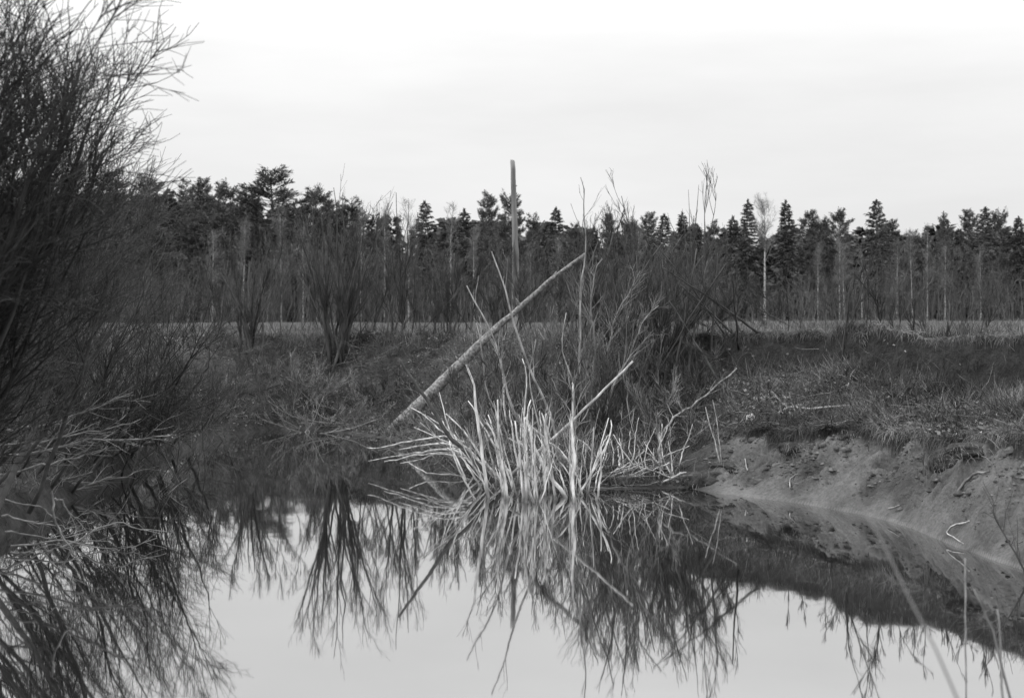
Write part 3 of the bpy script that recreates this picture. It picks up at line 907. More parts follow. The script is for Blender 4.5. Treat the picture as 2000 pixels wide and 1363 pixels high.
def shrub(name, label, cat, u, d, nst, u_lo, u_hi, vt_lo, vt_hi, r0, sm='bark_dark', tm='bark_dark', group=None, n1=50, n2=260, n3=700, bow=0.12, basew=0.25, depth=0.9, rt=0.008, z=None):
    x = (u - 1000) / FPX * d
    zb = float(gz(np.array([x]), np.array([d]))[0]) - 0.08 if z is None else z
    base = np.array([x, d, zb])
    stems, PP, RR = [], [], []
    k = 9
    for q in range(nst):
        f = (q + rng.uniform(0.2, 0.8)) / nst
        ut = u_lo + (u_hi - u_lo) * f
        vt = vt_lo + (vt_hi - vt_lo) * rng.random()
        dt = d + rng.normal(0, depth)
        tip = at(ut, vt, dt)
        b0 = base + np.array([rng.normal(0, basew), rng.normal(0, basew), 0])
        b0[2] = gz(b0[:1], b0[1:2])[0] - 0.08 if z is None else zb
        mid = b0 * 0.5 + tip * 0.5 + np.array([-(tip[0] - b0[0]) * bow, 0, (tip[2] - b0[2]) * bow * 0.5]) * rng.uniform(0.2, 1.4)
        P = curve([b0, mid, tip], k, 0.015 * abs(tip[2] - b0[2]) / 3)
        R = np.interp(np.linspace(0, 1, k), [0, 0.7, 1], [r0 * rng.uniform(0.6, 1.15), r0 * 0.42, rt])
        stems.append((P, R)); PP.append(P); RR.append(R)
    P0, R0 = np.array(PP), np.array(RR)
    hgt = np.linalg.norm(P0[:, -1] - P0[:, 0], axis=1).mean()
    P1, R1 = grow(P0, R0, n1, (hgt * 0.18, hgt * 0.5), (8, 26), (0.15, 0.95), (0, 0, 0.45), 0.05, 6, 0.6, 0.007)
    P2, R2 = grow(P1, R1, n2, (hgt * 0.08, hgt * 0.22), (10, 34), (0.1, 1), (0, 0, 0.35), 0.07, 4, 0.6, 0.005)
    tw = [(P1, R1), (P2, R2)]
    if n3:
        tw.append(grow(P2, R2, n3, (hgt * 0.04, hgt * 0.10), (15, 45), (0.1, 1), (0, 0, 0.1), 0.1, 3, 0.7, 0.0035))
    return strands_object(name, label, cat, stems, tw, sm, tm, base, group)

G = 'bare shrubs on the bank'
for (u_, d_, lo_u, hi_u, v1, v2, ns, lab) in [
    (430, 39.5, 380, 480, 470, 600, 7, 'fine grey shrub on the crest close to the willow thicket'),
    (530, 40.5, 490, 600, 440, 590, 8, 'fine grey shrub on the crest below the tallest broad pine'),
    (600, 44.0, 560, 650, 430, 580, 7, 'fine shrub on the field edge touching the big dark shrub'),
    (725, 40.0, 690, 775, 420, 590, 8, 'fine shrub on the crest just past the big dark shrub'),
    (830, 42.0, 790, 870, 450, 590, 7, 'fine shrub on the crest below the lone cone-shaped spruce'),
    (905, 38.0, 860, 950, 480, 600, 8, 'fine shrub on the crest below the crooked pale birch'),
    (965, 40.0, 925, 1000, 470, 600, 7, 'fine shrub on the crest just before the foot of the bare pole'),
    (1022, 37.0, 975, 1075, 465, 570, 12, 'fine shrub on the crest in front of the foot of the bare pole'),
    (1100, 34.5, 1060, 1150, 500, 610, 8, 'fine shrub under the upper end of the leaning log'),
    (1175, 31.5, 1130, 1225, 430, 590, 9, 'fine dark shrub behind the tall pale sapling'),
    (1300, 30.0, 1260, 1350, 440, 580, 9, 'fine dark shrub among the fan thicket stems'),
    (1395, 29.0, 1360, 1440, 500, 610, 7, 'fine shrub at the outer edge of the fan thicket'),
    (1470, 34.0, 1430, 1515, 540, 620, 6, 'fine low shrub on the field beside the aspen foot')]:
    shrub('willow_shrub', lab, 'shrub', u_, d_, ns, lo_u - 10, hi_u + 10, v1, v2, 0.020, 'bark_dark', 'bark_dark', group=G, n1=70, n2=360, n3=900, basew=0.5, bow=0.05, depth=1.0, rt=0.005)
shrub('willow_shrub', 'big dark many-stemmed bare shrub on the bank, fanning above the skyline', 'shrub', 655, 37.3, 15, 560, 770, 340, 480, 0.050, group=G, n1=90, n2=480, n3=1000, basew=0.22, bow=0.06)
shrub('willow_shrub', 'smaller dark bare shrub on the bank nearest the leaning willow', 'shrub', 482, 37.6, 9, 425, 545, 500, 590, 0.045, group=G)
shrub('willow_shrub', 'thin upright bare shrub between the big shrub and the leaning log', 'shrub', 785, 38.2, 7, 745, 830, 375, 520, 0.035, group=G)
shrub('willow_shrub', 'low spreading bare shrub just before the bare pole', 'shrub', 865, 38.5, 8, 820, 935, 470, 560, 0.035, group=G)
shrub('willow_shrub', 'low arching brush at the waterline under the smaller dark shrub', 'shrub', 560, 34.9, 16, 430, 610, 690, 790, 0.018, 'brush', 'brush', group=G, n1=60, n2=200, n3=300, bow=-0.15)
shrub('willow_shrub', 'pale low brush drooping into the water before the log foot', 'shrub', 665, 33.7, 30, 500, 770, 770, 838, 0.013, 'bark_drift', 'bark_drift', group=G, n1=110, n2=420, n3=600, bow=-0.2, basew=0.9)
for (u_, d_, lo_u, hi_u, v1, v2, m_, lab) in [
    (470, 33.4, 400, 560, 700, 800, 'brush', 'low brush at the back corner of the cove'),
    (620, 35.6, 540, 700, 680, 780, 'bark_droop', 'low grey brush on the bank under the big dark shrub'),
    (745, 34.6, 670, 790, 730, 820, 'brush', 'low dark brush around the foot of the leaning log'),
    (850, 29.4, 800, 900, 800, 880, 'bark_droop', 'low pale brush at the water just before the stick clump'),
    (920, 28.5, 840, 1010, 700, 820, 'brush', 'dark low brush between the log and the stick clump'),
    (1060, 26.5, 960, 1140, 690, 830, 'brush', 'dark low brush right behind the stick clump'),
    (1180, 25.3, 1100, 1260, 690, 830, 'brush', 'dark low brush behind the end of the cut pole'),
    (1010, 24.5, 930, 1090, 600, 780, 'haze_twig', 'tall fine grey twigs rising just behind the stick clump'),
    (1120, 25.0, 1050, 1200, 540, 760, 'haze_twig', 'tall fine grey twigs behind the foot of the tall pale sapling'),
    (1225, 25.6, 1160, 1300, 560, 760, 'haze_twig', 'tall fine grey twigs above the end of the cut pole'),
    (1340, 25.2, 1280, 1420, 640, 800, 'brush', 'dark fine twigs on the slope below the fan thicket'),
    (1290, 23.9, 1220, 1370, 740, 870, 'bark_droop', 'grey brush on the bank past the stick clump')]:
    shrub('low_brush', lab, 'brush', u_, d_, 14, lo_u, hi_u, v1, v2, 0.009, m_, m_, 'low brush along the bank', 80, 420, 900, basew=0.8, bow=-0.12, depth=0.9, rt=0.003)
shrub('willow_shrub', 'wide fan-shaped thicket behind the pale stick clump', 'shrub', 1258, 27.4, 24, 1130, 1425, 455, 640, 0.026, 'bark_dark', 'bark_dark', group=G, n1=280, n2=1500, n3=3000, basew=0.42, bow=0.03)
shrub('willow_shrub', 'tall wispy saplings whose tips show against the sky past the fan thicket', 'shrub', 1350, 31.5, 5, 1318, 1415, 352, 420, 0.026, 'bark_dark', 'bark_dark', group=G, n1=20, n2=60, n3=60, basew=0.3, rt=0.004)
shrub('willow_shrub', 'stand of straight thin dark stems behind the stick clump', 'shrub', 1195, 27.0, 13, 1095, 1300, 440, 640, 0.034, 'bark_dark', 'bark_dark', group=G, n1=30, n2=120, n3=200, basew=0.9, bow=0.02, rt=0.012)
shrub('willow_shrub', 'straight dark stems rising past the outer side of the stick clump', 'shrub', 1340, 26.2, 10, 1270, 1440, 470, 640, 0.032, 'bark_dark', 'bark_dark', group=G, n1=26, n2=110, n3=200, basew=0.8, bow=0.02, rt=0.012)
shrub('sapling', 'thin bare saplings with twin tips beside the pale sapling', 'sapling', 1212, 32, 3, 1185, 1235, 365, 420, 0.035, 'bark_dark', 'bark_dark', group=G, n1=20, n2=80, n3=120, basew=0.3)
shrub('willow_shrub', 'small dark shrub on the crest under the round-tufted pine', 'shrub', 1683, 24.2, 5, 1650, 1720, 480, 590, 0.020, 'bark_dark', 'bark_dark', group=G, n1=24, n2=90, n3=150, rt=0.004)
for (u, vt, lab) in [(1560, 560, 'short bare sapling on the crest past the aspen trunk'), (1618, 545, 'bare sapling on the crest below the gap before the round-tufted pine'),
                     (1752, 555, 'bare sapling on the crest under the pine leaning from the wide spruce'), (1803, 540, 'bare sapling on the crest below the two low conifers'),
                     (1880, 560, 'bare sapling on the crest above the darkest part of the cut'), (1938, 545, 'bare sapling on the crest below the last dark spruce')]:
    dd = float(crest_d(np.array([u]), 0)[0]) + 0.8
    shrub('sapling', lab, 'sapling', u, dd, 3, u - 25, u + 25, vt, vt + 60, 0.012, 'bark_dark', 'bark_dark', 'saplings along the crest of the cut bank', 16, 50, 60, rt=0.003, depth=0.3)
for (u, d, lab) in [(1545, 24.0, 'dark leafless weeds on the slope under the aspen'), (1655, 22.4, 'dark leafless weeds on the slope above the broad mud'),
                    (1790, 20.4, 'dark leafless weeds on the slope under the wide spruce'), (1905, 18.9, 'dark leafless weeds under the shadowed cut bank')]:
    shrub('weed_clump', lab, 'weeds', u, d, 9, u - 60, u + 60, 690, 780, 0.008, 'bark_dark', 'bark_dark', 'weeds on the bank slope', 20, 60, 60, rt=0.002, depth=0.5, basew=0.5)
shrub('grass_tuft', 'pale fan of dry stalks hanging beside the dark sod clod', 'grass tuft', 1820, 17.75, 14, 1778, 1842, 830, 900, 0.006, 'dry_grass', 'dry_grass', None, 14, 30, 0, rt=0.002, depth=0.15, basew=0.1)

# ------------------------------------------------------------------ bare pole and leaning log
pd = 53.0
pb = at(1006, 640, pd); ptop = at(1001, 316, pd)
pb[2] = gz(pb[:1], pb[1:2])[0] - 0.3
pl = thing('dead_pole', 'tall bare broken-off dead trunk standing upright above the skyline', 'dead trunk', pb)
P = curve([pb, pb * .5 + ptop * .5 + np.array([0.06, 0, 0]), ptop], 22, 0.010)
R = np.linspace(0.15, 0.092, 22)
ob('trunk', mesh('trunk', *tube((P - pb)[None], R[None], 12, cap=True, knob=0.03), 'pole_wood'), pl)
for s_ in [0.72, 0.8, 0.88, 0.6]:
    i = int(s_ * 21)
    a = rng.uniform(-0.6, 0.6)
    st = np.array([P[i] - pb, P[i] - pb + np.array([math.cos(a), -0.3, 0.15]) * rng.uniform(0.11, 0.15)])
    ob('branch_stub', mesh('branch_stub', *tube(curve(st, 3)[None], np.array([[.035, .028, .02]]), 6, cap=True), 'pole_wood'), pl)
for q in range(5):
    a = q * 1.26 + 0.4
    b0_ = ptop - pb + np.array([math.cos(a) * .05, math.sin(a) * .05, -0.10])
    st = np.array([b0_, b0_ + np.array([math.cos(a) * .012, math.sin(a) * .012, rng.uniform(.11, .19)])])
    ob('splinter', mesh('splinter', *tube(curve(st, 3)[None], np.array([[.038, .032, .014]]), 5, cap=True), 'pole_wood'), pl)

lb = at(772, 838, 32.3); lt = at(1142, 497, 30.4)
lg = thing('leaning_log', 'long pale log leaning up out of the creek into the thicket', 'log', lb)
lpts = [lb + np.array([-0.25, 0, -0.3]), lb, at(870, 740, 31.9), at(960, 650, 31.5), at(1012, 604, 31.3), at(1070, 552, 30.9), lt]
P = curve(lpts, 34, 0.006)
R = np.interp(np.linspace(0, 1, 34), [0, .1, .45, .62, .9, 1], [.165, .16, .115, .07, .048, .042])
ob('trunk', mesh('trunk', *tube((P - lb)[None], R[None], 14, cap=True, knob=0.03), 'log_bark'), lg)
for s_, u_ in [(.3, 12), (.42, -10), (.55, 14), (.7, -8), (.85, 10)]:
    i = int(s_ * 33)
    e = P[i] + np.array([u_ * .012, -0.1, 0.18])
    ob('branch_stub', mesh('branch_stub', *tube(curve([P[i] - lb, e - lb], 3)[None], np.array([[.03, .022, .014]]), 5, cap=True), 'log_bark'), lg)

# ------------------------------------------------------------------ the pale stick clump in the water
def c5(cx, cy):
    return 700 + cx / 3.03, 650 + cy / 3.03
def c4(cx, cy):
    return 640 + cx / 3.03, 300 + cy / 3.03
def wd(v):
    return float(np.clip(EYE * FPX / (v - V0), 18.5, 25))

def stick(pts, lean=0.0, under=True, k=14, jit=0.005, d0=None, kink=False):
    """pts in photo pixels from the base up; the depth runs from the base's waterline distance by lean metres"""
    v0 = pts[0][1]
    d = wd(v0) if d0 is None else d0
    n_ = len(pts)
    Q = [at(p[0], p[1], d + lean * i / (n_ - 1)) for i, p in enumerate(pts)]
    if under:
        Q = [Q[0] + (Q[0] - Q[1]) / np.linalg.norm(Q[0] - Q[1]) * 0.25] + Q
    if kink:
        Q = np.array(Q)
        a_ = np.concatenate([[0], np.cumsum(np.linalg.norm(np.diff(Q, axis=0), axis=1))])
        t_ = np.linspace(0, a_[-1], k)
        return np.stack([np.interp(t_, a_, Q[:, c_]) for c_ in range(3)], -1) + rng.normal(0, jit, (k, 3))
    return curve(Q, k, jit)

clump_c = at(1060, 965, 20.6); clump_c[2] = 0.0
STEMS = [  # crop coordinates base -> tip, thickness in photo px at base, lean
    ([(770, 975), (735, 740), (712, 560), (690, 400), (688, 310), (640, 185)], 7.5, .5),
    ([(870, 985), (850, 780), (830, 560), (825, 395)], 6.5, .3),
    ([(888, 990), (865, 850), (840, 720), (800, 600), (760, 530)], 6, .5),
    ([(855, 960), (835, 800), (805, 620), (770, 480)], 5, .6),
    ([(975, 995), (965, 800), (945, 640), (930, 520)], 6.5, .2),
    ([(993, 1000), (988, 800), (990, 640), (1000, 480), (1020, 395)], 6, .4),
    ([(1038, 1010), (1000, 880), (985, 700), (980, 560)], 5, -.3),
    ([(1222, 970), (1130, 840), (1060, 720), (1010, 560), (990, 500)], 9, .6),
    ([(1400, 880), (1270, 780), (1150, 670), (1040, 570), (1000, 540)], 8, -.4),
    ([(1275, 1005), (1270, 880), (1280, 750), (1270, 600), (1268, 450), (1270, 290)], 7, .3),
    ([(1075, 1010), (1110, 900), (1165, 710)], 3, .3),
    ([(1410, 990), (1430, 870), (1437, 740), (1435, 670)], 5, .2),
    ([(1430, 850), (1410, 740), (1350, 660), (1285, 620)], 4.5, .4),
    ([(1300, 960), (1380, 830), (1470, 660), (1500, 560), (1490, 515)], 5, .5),
    ([(1255, 880), (1130, 780), (1000, 690), (890, 620)], 6, .5),
    ([(690, 990), (620, 860), (560, 720), (540, 640)], 4.5, .3),
    ([(645, 905), (590, 760), (560, 690), (500, 520)], 4, .5),
    ([(735, 930), (650, 790), (600, 700), (570, 600)], 4.5, .4),
    ([(700, 820), (560, 600), (380, 480), (300, 440)], 3.5, .6),
    ([(760, 840), (690, 720), (580, 640), (470, 560), (370, 470)], 4.5, .5),
    ([(740, 850), (640, 740), (540, 580), (480, 350)], 3.5, .8),
    ([(880, 900), (760, 780), (640, 600), (520, 480)], 5, .6),
    ([(915, 940), (880, 820), (820, 700), (720, 520), (650, 400)], 4.5, .7),
    ([(1060, 940), (1030, 840), (1010, 740), (960, 640)], 5, .3),
    ([(1100, 900), (1110, 750), (1108, 590)], 4, .5),
    ([(1240, 960), (1200, 850), (1190, 790)], 4, .3),
    ([(1330, 960), (1290, 840), (1200, 700), (1130, 650)], 5, .5),
    ([(1010, 960), (1060, 850), (1090, 700), (1060, 600)], 4, .5),
    ([(1490, 820), (1487, 730), (1490, 640)], 4, .2),
    ([(1570, 800), (1567, 700), (1565, 615)], 4.5, .2),
    ([(1215, 860), (1170, 620), (1120, 440), (1040, 270), (990, 150), (940, 0), (900, -130), (870, -250), (790, -480)], 7.5, .8),
    ([(1080, 860), (1020, 640), (900, 420), (850, 200), (800, 30), (640, -280)], 5.5, .9),
    ([(930, 830), (880, 600), (760, 350), (735, 140), (700, -60)], 3.5, .7),
    ([(1000, 860), (975, 600), (990, 400), (995, 250), (970, 150)], 4.5, .5),
    ([(940, 780), (870, 500), (860, 300), (850, 180)], 4, .5),
    ([(1120, 880), (1080, 600), (1040, 430), (1010, 260), (1050, 40)], 3.5, .7),
    ([(1300, 880), (1285, 600), (1270, 290), (1210, 130), (1205, 20), (1230, -120)], 3.5, .7),
]
for q in range(46):
    bx = rng.uniform(680, 1420); by = rng.uniform(860, 985) - (0.18 * max(0, bx - 1300))
    ln_ = rng.uniform(120, 480); tl = np.interp(bx, [680, 950, 1250, 1420], [-0.75, -0.3, -0.15, 0.35]) + rng.normal(0, .22)
    STEMS.append(([(bx, by), (bx + tl * ln_ * .45, by - ln_ * .5), (bx + tl * ln_ + rng.normal(0, 14), by - ln_)], rng.uniform(1.8, 3.8), rng.uniform(-.2, .7)))
for q in range(16):
    bx = rng.uniform(720, 1300); by = rng.uniform(900, 1000)
    ln_ = rng.uniform(220, 520); tl = np.interp(bx, [720, 950, 1300], [-0.3, -0.08, 0.05]) + rng.normal(0, .08)
    STEMS.append(([(bx, by), (bx + tl * ln_ * .5 + rng.normal(0, 5), by - ln_ * .5), (bx + tl * ln_, by - ln_)], rng.uniform(3, 6), rng.uniform(-.1, .5)))
cs = []
for pts, px, lean in STEMS:
    P = stick([c5(*p) for p in pts], lean)
    r = px / FPX * P[0, 1] * 0.5 * (0.95 if len(pts) < 7 else 0.7)
    R = np.interp(np.linspace(0, 1, len(P)), [0, .6, 1], [r, r * .85, r * .45])
    cs.append((P, R))
# low branches lying out over the water
LOW = [
    [(650, 720), (560, 690), (430, 690), (270, 740), (150, 760)], [(640, 700), (550, 680), (400, 700), (220, 730), (60, 755)],
    [(640, 650), (520, 610), (300, 640), (160, 675), (50, 680)], [(680, 740), (570, 705), (430, 715), (300, 730)],
    [(720, 760), (600, 730), (470, 712), (330, 760), (250, 770)], [(660, 690), (500, 650), (380, 665), (240, 690)],
    [(740, 780), (640, 700), (560, 660), (420, 600), (330, 560)], [(700, 880), (560, 840), (400, 830), (300, 770)],
]
for pts in LOW:
    P = stick([c5(*p) for p in pts], rng.uniform(0.3, 1.6), under=False, d0=22.6, kink=True)
    r = rng.uniform(3, 4.5) / FPX * 22.6 * .5
    cs.append((P, np.linspace(r, r * .4, len(P))))
RIGHT = [
    [(1330, 960), (1500, 850), (1670, 775)], [(1350, 940), (1560, 820), (1660, 780)], [(1440, 850), (1560, 800), (1750, 740)],
    [(1660, 790), (1760, 820), (1860, 860)], [(1380, 900), (1500, 860), (1640, 830), (1700, 800)],
    [(1690, 830), (1600, 700), (1610, 580)], [(1640, 800), (1560, 690), (1510, 600)], [(1800, 800), (1770, 700), (1830, 560)],
    [(1850, 840), (1800, 740), (1790, 620), (1800, 540)], [(1900, 790), (1920, 700), (1960, 600), (1975, 540)], [(1740, 790), (1820, 720), (1960, 670)],
    [(1600, 820), (1630, 720), (1640, 600), (1660, 500)], [(1700, 810), (1690, 740), (1720, 640), (1760, 560)],
]
for q in range(16):
    bx, by = rng.uniform(1380, 1900), rng.uniform(780, 880)
    dx, dy = rng.normal(0, 90), -rng.uniform(90, 260)
    RIGHT.append([(bx, by), (bx + dx * .5 + rng.normal(0, 14), by + dy * .5), (bx + dx, by + dy)])
for q in range(8):
    bx, by = rng.uniform(1360, 1700), rng.uniform(830, 930)
    RIGHT.append([(bx, by), (bx + 110, by - rng.uniform(20, 60)), (bx + rng.uniform(190, 300), by - rng.uniform(40, 110))])
for pts in RIGHT:
    P = stick([c5(*p) for p in pts], rng.uniform(-0.2, 0.6), under=False, d0=21.8, kink=True)
    r = rng.uniform(2.0, 3.8) / FPX * 21.8 * .5
    cs.append((P, np.linspace(r, r * .5, len(P))))
PP = np.array([P for P, R in cs]); RR = np.array([R for P, R in cs])
P1, R1 = grow(PP, RR, 300, (0.35, 1.1), (10, 40), (0.25, 0.95), (0, 0, 0.25), 0.10, 5, 0.5, 0.005)
P2, R2 = grow(P1, R1, 800, (0.15, 0.5), (15, 45), (0.2, 1), (0, 0, 0.1), 0.12, 4, 0.6, 0.0035)
strands_object('stick_clump', 'clump of pale dead willow sticks rising from the water', 'dead shrub', cs, [(P1, R1), (P2, R2)], 'bark_stick', 'bark_mid', clump_c, None, 8, 'stick', tall=2.15)

def loose(name, label, cat, pts, px0, px1, d0, lean, m='bark_pale', k=14, sides=8, jit=0.01, twig=0):
    P = stick(pts, lean, under=False, k=k, jit=jit, d0=d0, kink=(cat in ('stick', 'branch')))
    R = np.linspace(px0, px1, k) / FPX * P[:, 1] * .5
    loc = P[0]
    if twig:
        r = thing(name, label, cat, loc)
        ob('stem', mesh('stem', *tube((P - loc)[None], R[None], sides, True, 0.05), m), r)
        T = grow(P[None], R[None], twig, (0.2, 0.7), (20, 50), (0.25, 1), (0, 0, .2), 0.1, 5, 0.5, 0.003)
        ob('twigs', mesh('twigs', *tube(T[0] - loc, T[1]), m), r, kind='stuff')
        return r
    o = ob(name, mesh(name, *tube((P - loc)[None], R[None], sides, True, 0.06), m), loc=loc)
    return tag(o, label, cat)

loose('cut_pole', 'straight pale cut pole slanting across the stick clump', 'pole', [c5(*p) for p in [(900, 840), (1075, 690), (1200, 580), (1400, 390), (1625, 170)]], 6, 4.2, 20.9, 1.2, 'pole_bark', jit=0.004)
loose('dark_branch', 'long dark branch leaning out over the water from the stick clump', 'branch', [c5(*p) for p in [(800, 890), (650, 720), (520, 590), (440, 470), (390, 370), (240, 160)]], 10, 5, 21.0, .4, 'bark_dark')
loose('bent_stick', 'bent pale stick, elbow up, at the water by the mud bank', 'stick', [c5(*p) for p in [(1800, 885), (1870, 850), (1935, 820), (1950, 870), (1962, 925)]], 4, 4, 21.6, 0, jit=0.004)
loose('dead_branch', 'crooked pale branch end hanging beside the bent stick', 'branch', [c5(*p) for p in [(1700, 800), (1860, 860), (1915, 900), (1930, 960)]], 3.5, 3, 21.7, 0, 'bark_drift', jit=0.004)
loose('dead_branch', 'long grey branch slanting up the bank past the stick clump', 'branch', [(1285, 862), (1310, 819), (1353, 792), (1439, 720)], 5, 3, 22.6, 2.2, 'bark_drift', twig=10)

def sapl(label, pts, px, d0, lean, tw=60, m='bark_grey'):
    k = 20
    P = stick(pts, lean, under=False, k=k, jit=0.012, d0=d0)
    P[0, 2] = gz(P[:1, 0], P[:1, 1])[0] - 0.05
    R = np.interp(np.linspace(0, 1, k), [0, .5, 1], [px, px * .75, px * .3]) / FPX * d0 * .5
    T1 = grow(P[None], R[None], tw, (0.3, 1.1), (20, 45), (0.3, .98), (0, 0, .35), 0.08, 5, 0.5, 0.004)
    T2 = grow(*T1, tw * 3, (0.15, 0.5), (15, 45), (0.1, 1), (0, 0, .2), 0.1, 4, 0.6, 0.003)
    strands_object('sapling', label, 'sapling', [(P, R)], [T1, T2], m, 'bark_grey', P[0], 'pale saplings behind the stick clump', 7)
sapl('tall pale sapling behind the sticks with its tip above the log end', [c5(1345, 740), c5(1320, 350), c5(1310, 0), c4(1500, 800), c4(1520, 620), c4(1515, 260), c4(1500, 150)], 5, 25.5, 0.6, 18, 'bark_mid')
sapl('straight grey sapling close beside the tall pale one', [c5(1370, 700), c5(1390, 300), c5(1400, 0), c4(1555, 950), c4(1580, 700), c4(1620, 620)], 6, 25.8, 0.4, 30)
sapl('grey sapling with a slight bend between the tall pale one and the fan', [c5(1360, 650), c5(1345, 300), c5(1370, 100), c4(1560, 900), c4(1550, 700)], 5, 25.9, 0.5, 30)
sapl('pale forked sapling curving away above the end of the cut pole', [c5(1460, 640), c5(1470, 450), c5(1530, 270), c5(1610, 130), c4(1780, 1250), c4(1860, 1010), c4(1960, 900)], 4.5, 24.6, 0.8, 30, 'bark_mid')
sapl('thin grey sapling leaning across behind the cut pole', [c5(1390, 560), c5(1440, 250), c5(1490, 50), c4(1700, 980), c4(1850, 700)], 4, 25.2, 0.6, 30)
sapl('thin dark sapling leaning low behind the stick clump', [c5(1340, 500), c5(1450, 180), c5(1560, 0), c4(1860, 960)], 3.5, 26, 0.6, 20, 'bark_dark')

# ------------------------------------------------------------------ things on the right bank
def onbank(u, d, lift=0.0):
    x = (u - 1000) / FPX * d
    return np.array([x, d, gz(np.array([x]), np.array([d]))[0] + lift])
def hit(u, v):
    """first terrain point under a photo pixel"""
    ds = np.linspace(9, 45, 3000)
    p = at(u, v, ds[:, None]) if False else np.stack([(u - 1000) / FPX * ds, ds, EYE - (v - V0) / FPX * ds], -1)
    z = gz(p[:, 0], p[:, 1])
    i = np.argmax(p[:, 2] <= z)
    return p[i]

def lying(name, label, cat, pts, px0, px1, m, lift=0.015, k=14):
    Q = [hit(*p) + np.array([0, 0, lift]) for p in pts]
    P = curve(Q, k)
    P[:, 2] = np.maximum(gz(P[:, 0], P[:, 1]) + lift, P[:, 2])
    R = np.linspace(px0, px1, k) / FPX * P[:, 1] * .5
    o = ob(name, mesh(name, *tube((P - P[0])[None], R[None], 7, True, 0.08), m), loc=P[0])
    return tag(o, label, cat)

lying('driftwood_branch', 'pale curved branch lying on the bank above the mud', 'branch', [(1520, 812), (1545, 800), (1580, 803), (1612, 800), (1658, 797)], 5, 3.5, 'bark_pale', 0.04)
lying('driftwood_branch', 'thin forked twig lying beside the pale curved branch', 'branch', [(1508, 770), (1525, 790), (1545, 805)], 3, 2.5, 'bark_drift', 0.04)
lying('twig', 'short pale twig stuck in the mud below the twin stakes', 'twig', [(1455, 899), (1457, 910), (1460, 922)], 3, 2.5, 'bark_drift')
lying('twig', 'angled white twig lying on the mud near the frame edge', 'twig', [(1893, 1021), (1868, 1027), (1849, 1041), (1863, 1052), (1882, 1064)], 2.6, 1.8, 'bark_pale')
lying('root', 'smooth pale curved root on the mud under the dark clod', 'root', [(1870, 965), (1885, 943), (1905, 929), (1932, 923)], 6, 4, 'bark_droop')
lying('twig', 'small light twig lying on the mud by the waterline', 'twig', [(1735, 996), (1748, 993), (1757, 990)], 2.5, 2, 'bark_drift')
lying('twig', 'thin hooked twig on the upper mud', 'twig', [(1543, 955), (1543, 940), (1550, 933), (1560, 932)], 3, 2.5, 'bark_drift')

def stake(label, u0, v0, u1, v1, px):
    p0 = hit(u0, v0)
    p1 = at(u1, v1, p0[1] + 0.5)
    P = curve([p0 - (p1 - p0) * 0.06, p0 * .5 + p1 * .5, p1], 8, 0.006)
    R = np.linspace(px, px * .6, 8) / FPX * p0[1] * .5
    tag(ob('stake', mesh('stake', *tube((P - p0)[None], R[None], 7, True, 0.05), 'bark_drift'), loc=p0), label, 'stake', 'twin stakes in the mud')
stake('pale thin stake leaning back from the mud, thicker of two', 1406, 904, 1377, 794, 3.4)
stake('pale thin stake close against the thicker one in the mud', 1410, 902, 1394, 782, 2.4)

# sod clods hanging at the edge of the turf
import bmesh
def clod(label, u, v, w, h, seed):
    p = hit(u, v)
    bm = bmesh.new()
    bmesh.ops.create_icosphere(bm, subdivisions=4, radius=1.0)
    V = np.array([q.co[:] for q in bm.verts])
    nz_ = fbm(V[:, 0] * 1.6 + seed, V[:, 1] * 1.6 + V[:, 2] * 2.1, 4, seed)
    V = V * (1 + 0.75 * nz_)[:, None] * np.array([w / FPX * p[1] * .5, 0.28, h / FPX * p[1] * .5])
    Fs = np.array([[q.index for q in f.verts] for f in bm.faces])
    bm.free()
    r = thing('sod_clod', label, 'clod', p + np.array([0, 0.12, 0]), 'dark clods along the turf edge')
    ob('soil', mesh('soil', V, [Fs], 'clod'), r)
    n_ = 160
    i = rng.integers(len(V), size=n_)
    P, R = shoot(V[i], V[i] * np.array([1, 1, .3]) + np.array([0, -0.25, 0.12]), rng.uniform(.08, .3, n_), .003, .001, 4, .2, (0, 0, -1.0))
    ob('grass', mesh('grass', *tube(P, R), 'bank_grass'), r, kind='stuff')
clod('large dark clod of sod jutting over the mud near the frame edge', 1850, 905, 70, 60, 3)
clod('dark clod of sod beside the large jutting one', 1900, 882, 90, 36, 4)
clod('small dark clod at the turf edge above the middle of the mud', 1662, 858, 40, 34, 5)
clod('low dark clod at the turf edge towards the stick clump', 1553, 876, 56, 26, 6)
clod('dark muddy hummock at the water beside the bent stick', 1378, 940, 90, 44, 8)
clod('dark clod in the mud at the foot of the twin stakes', 1420, 915, 60, 24, 9)

# pale angular scrap on the bank
p = hit(1472, 820)
V = np.array([(-.12, 0, 0), (.10, .02, -.01), (.13, .05, .05), (-.02, .10, .10), (-.11, .08, .07), (-.1, .12, -.03), (.11, .14, -.03), (.0, .16, .06)])
Fs = [np.array([[0, 1, 2], [0, 2, 3], [0, 3, 4], [4, 3, 7], [3, 2, 7], [4, 7, 5], [7, 2, 6], [5, 7, 6], [1, 6, 2], [0, 4, 5]])]
tag(ob('crumpled_scrap', mesh('crumpled_scrap', V, Fs, 'scrap', smooth=False), loc=p), 'small crumpled white scrap lying on the bank', 'scrap')

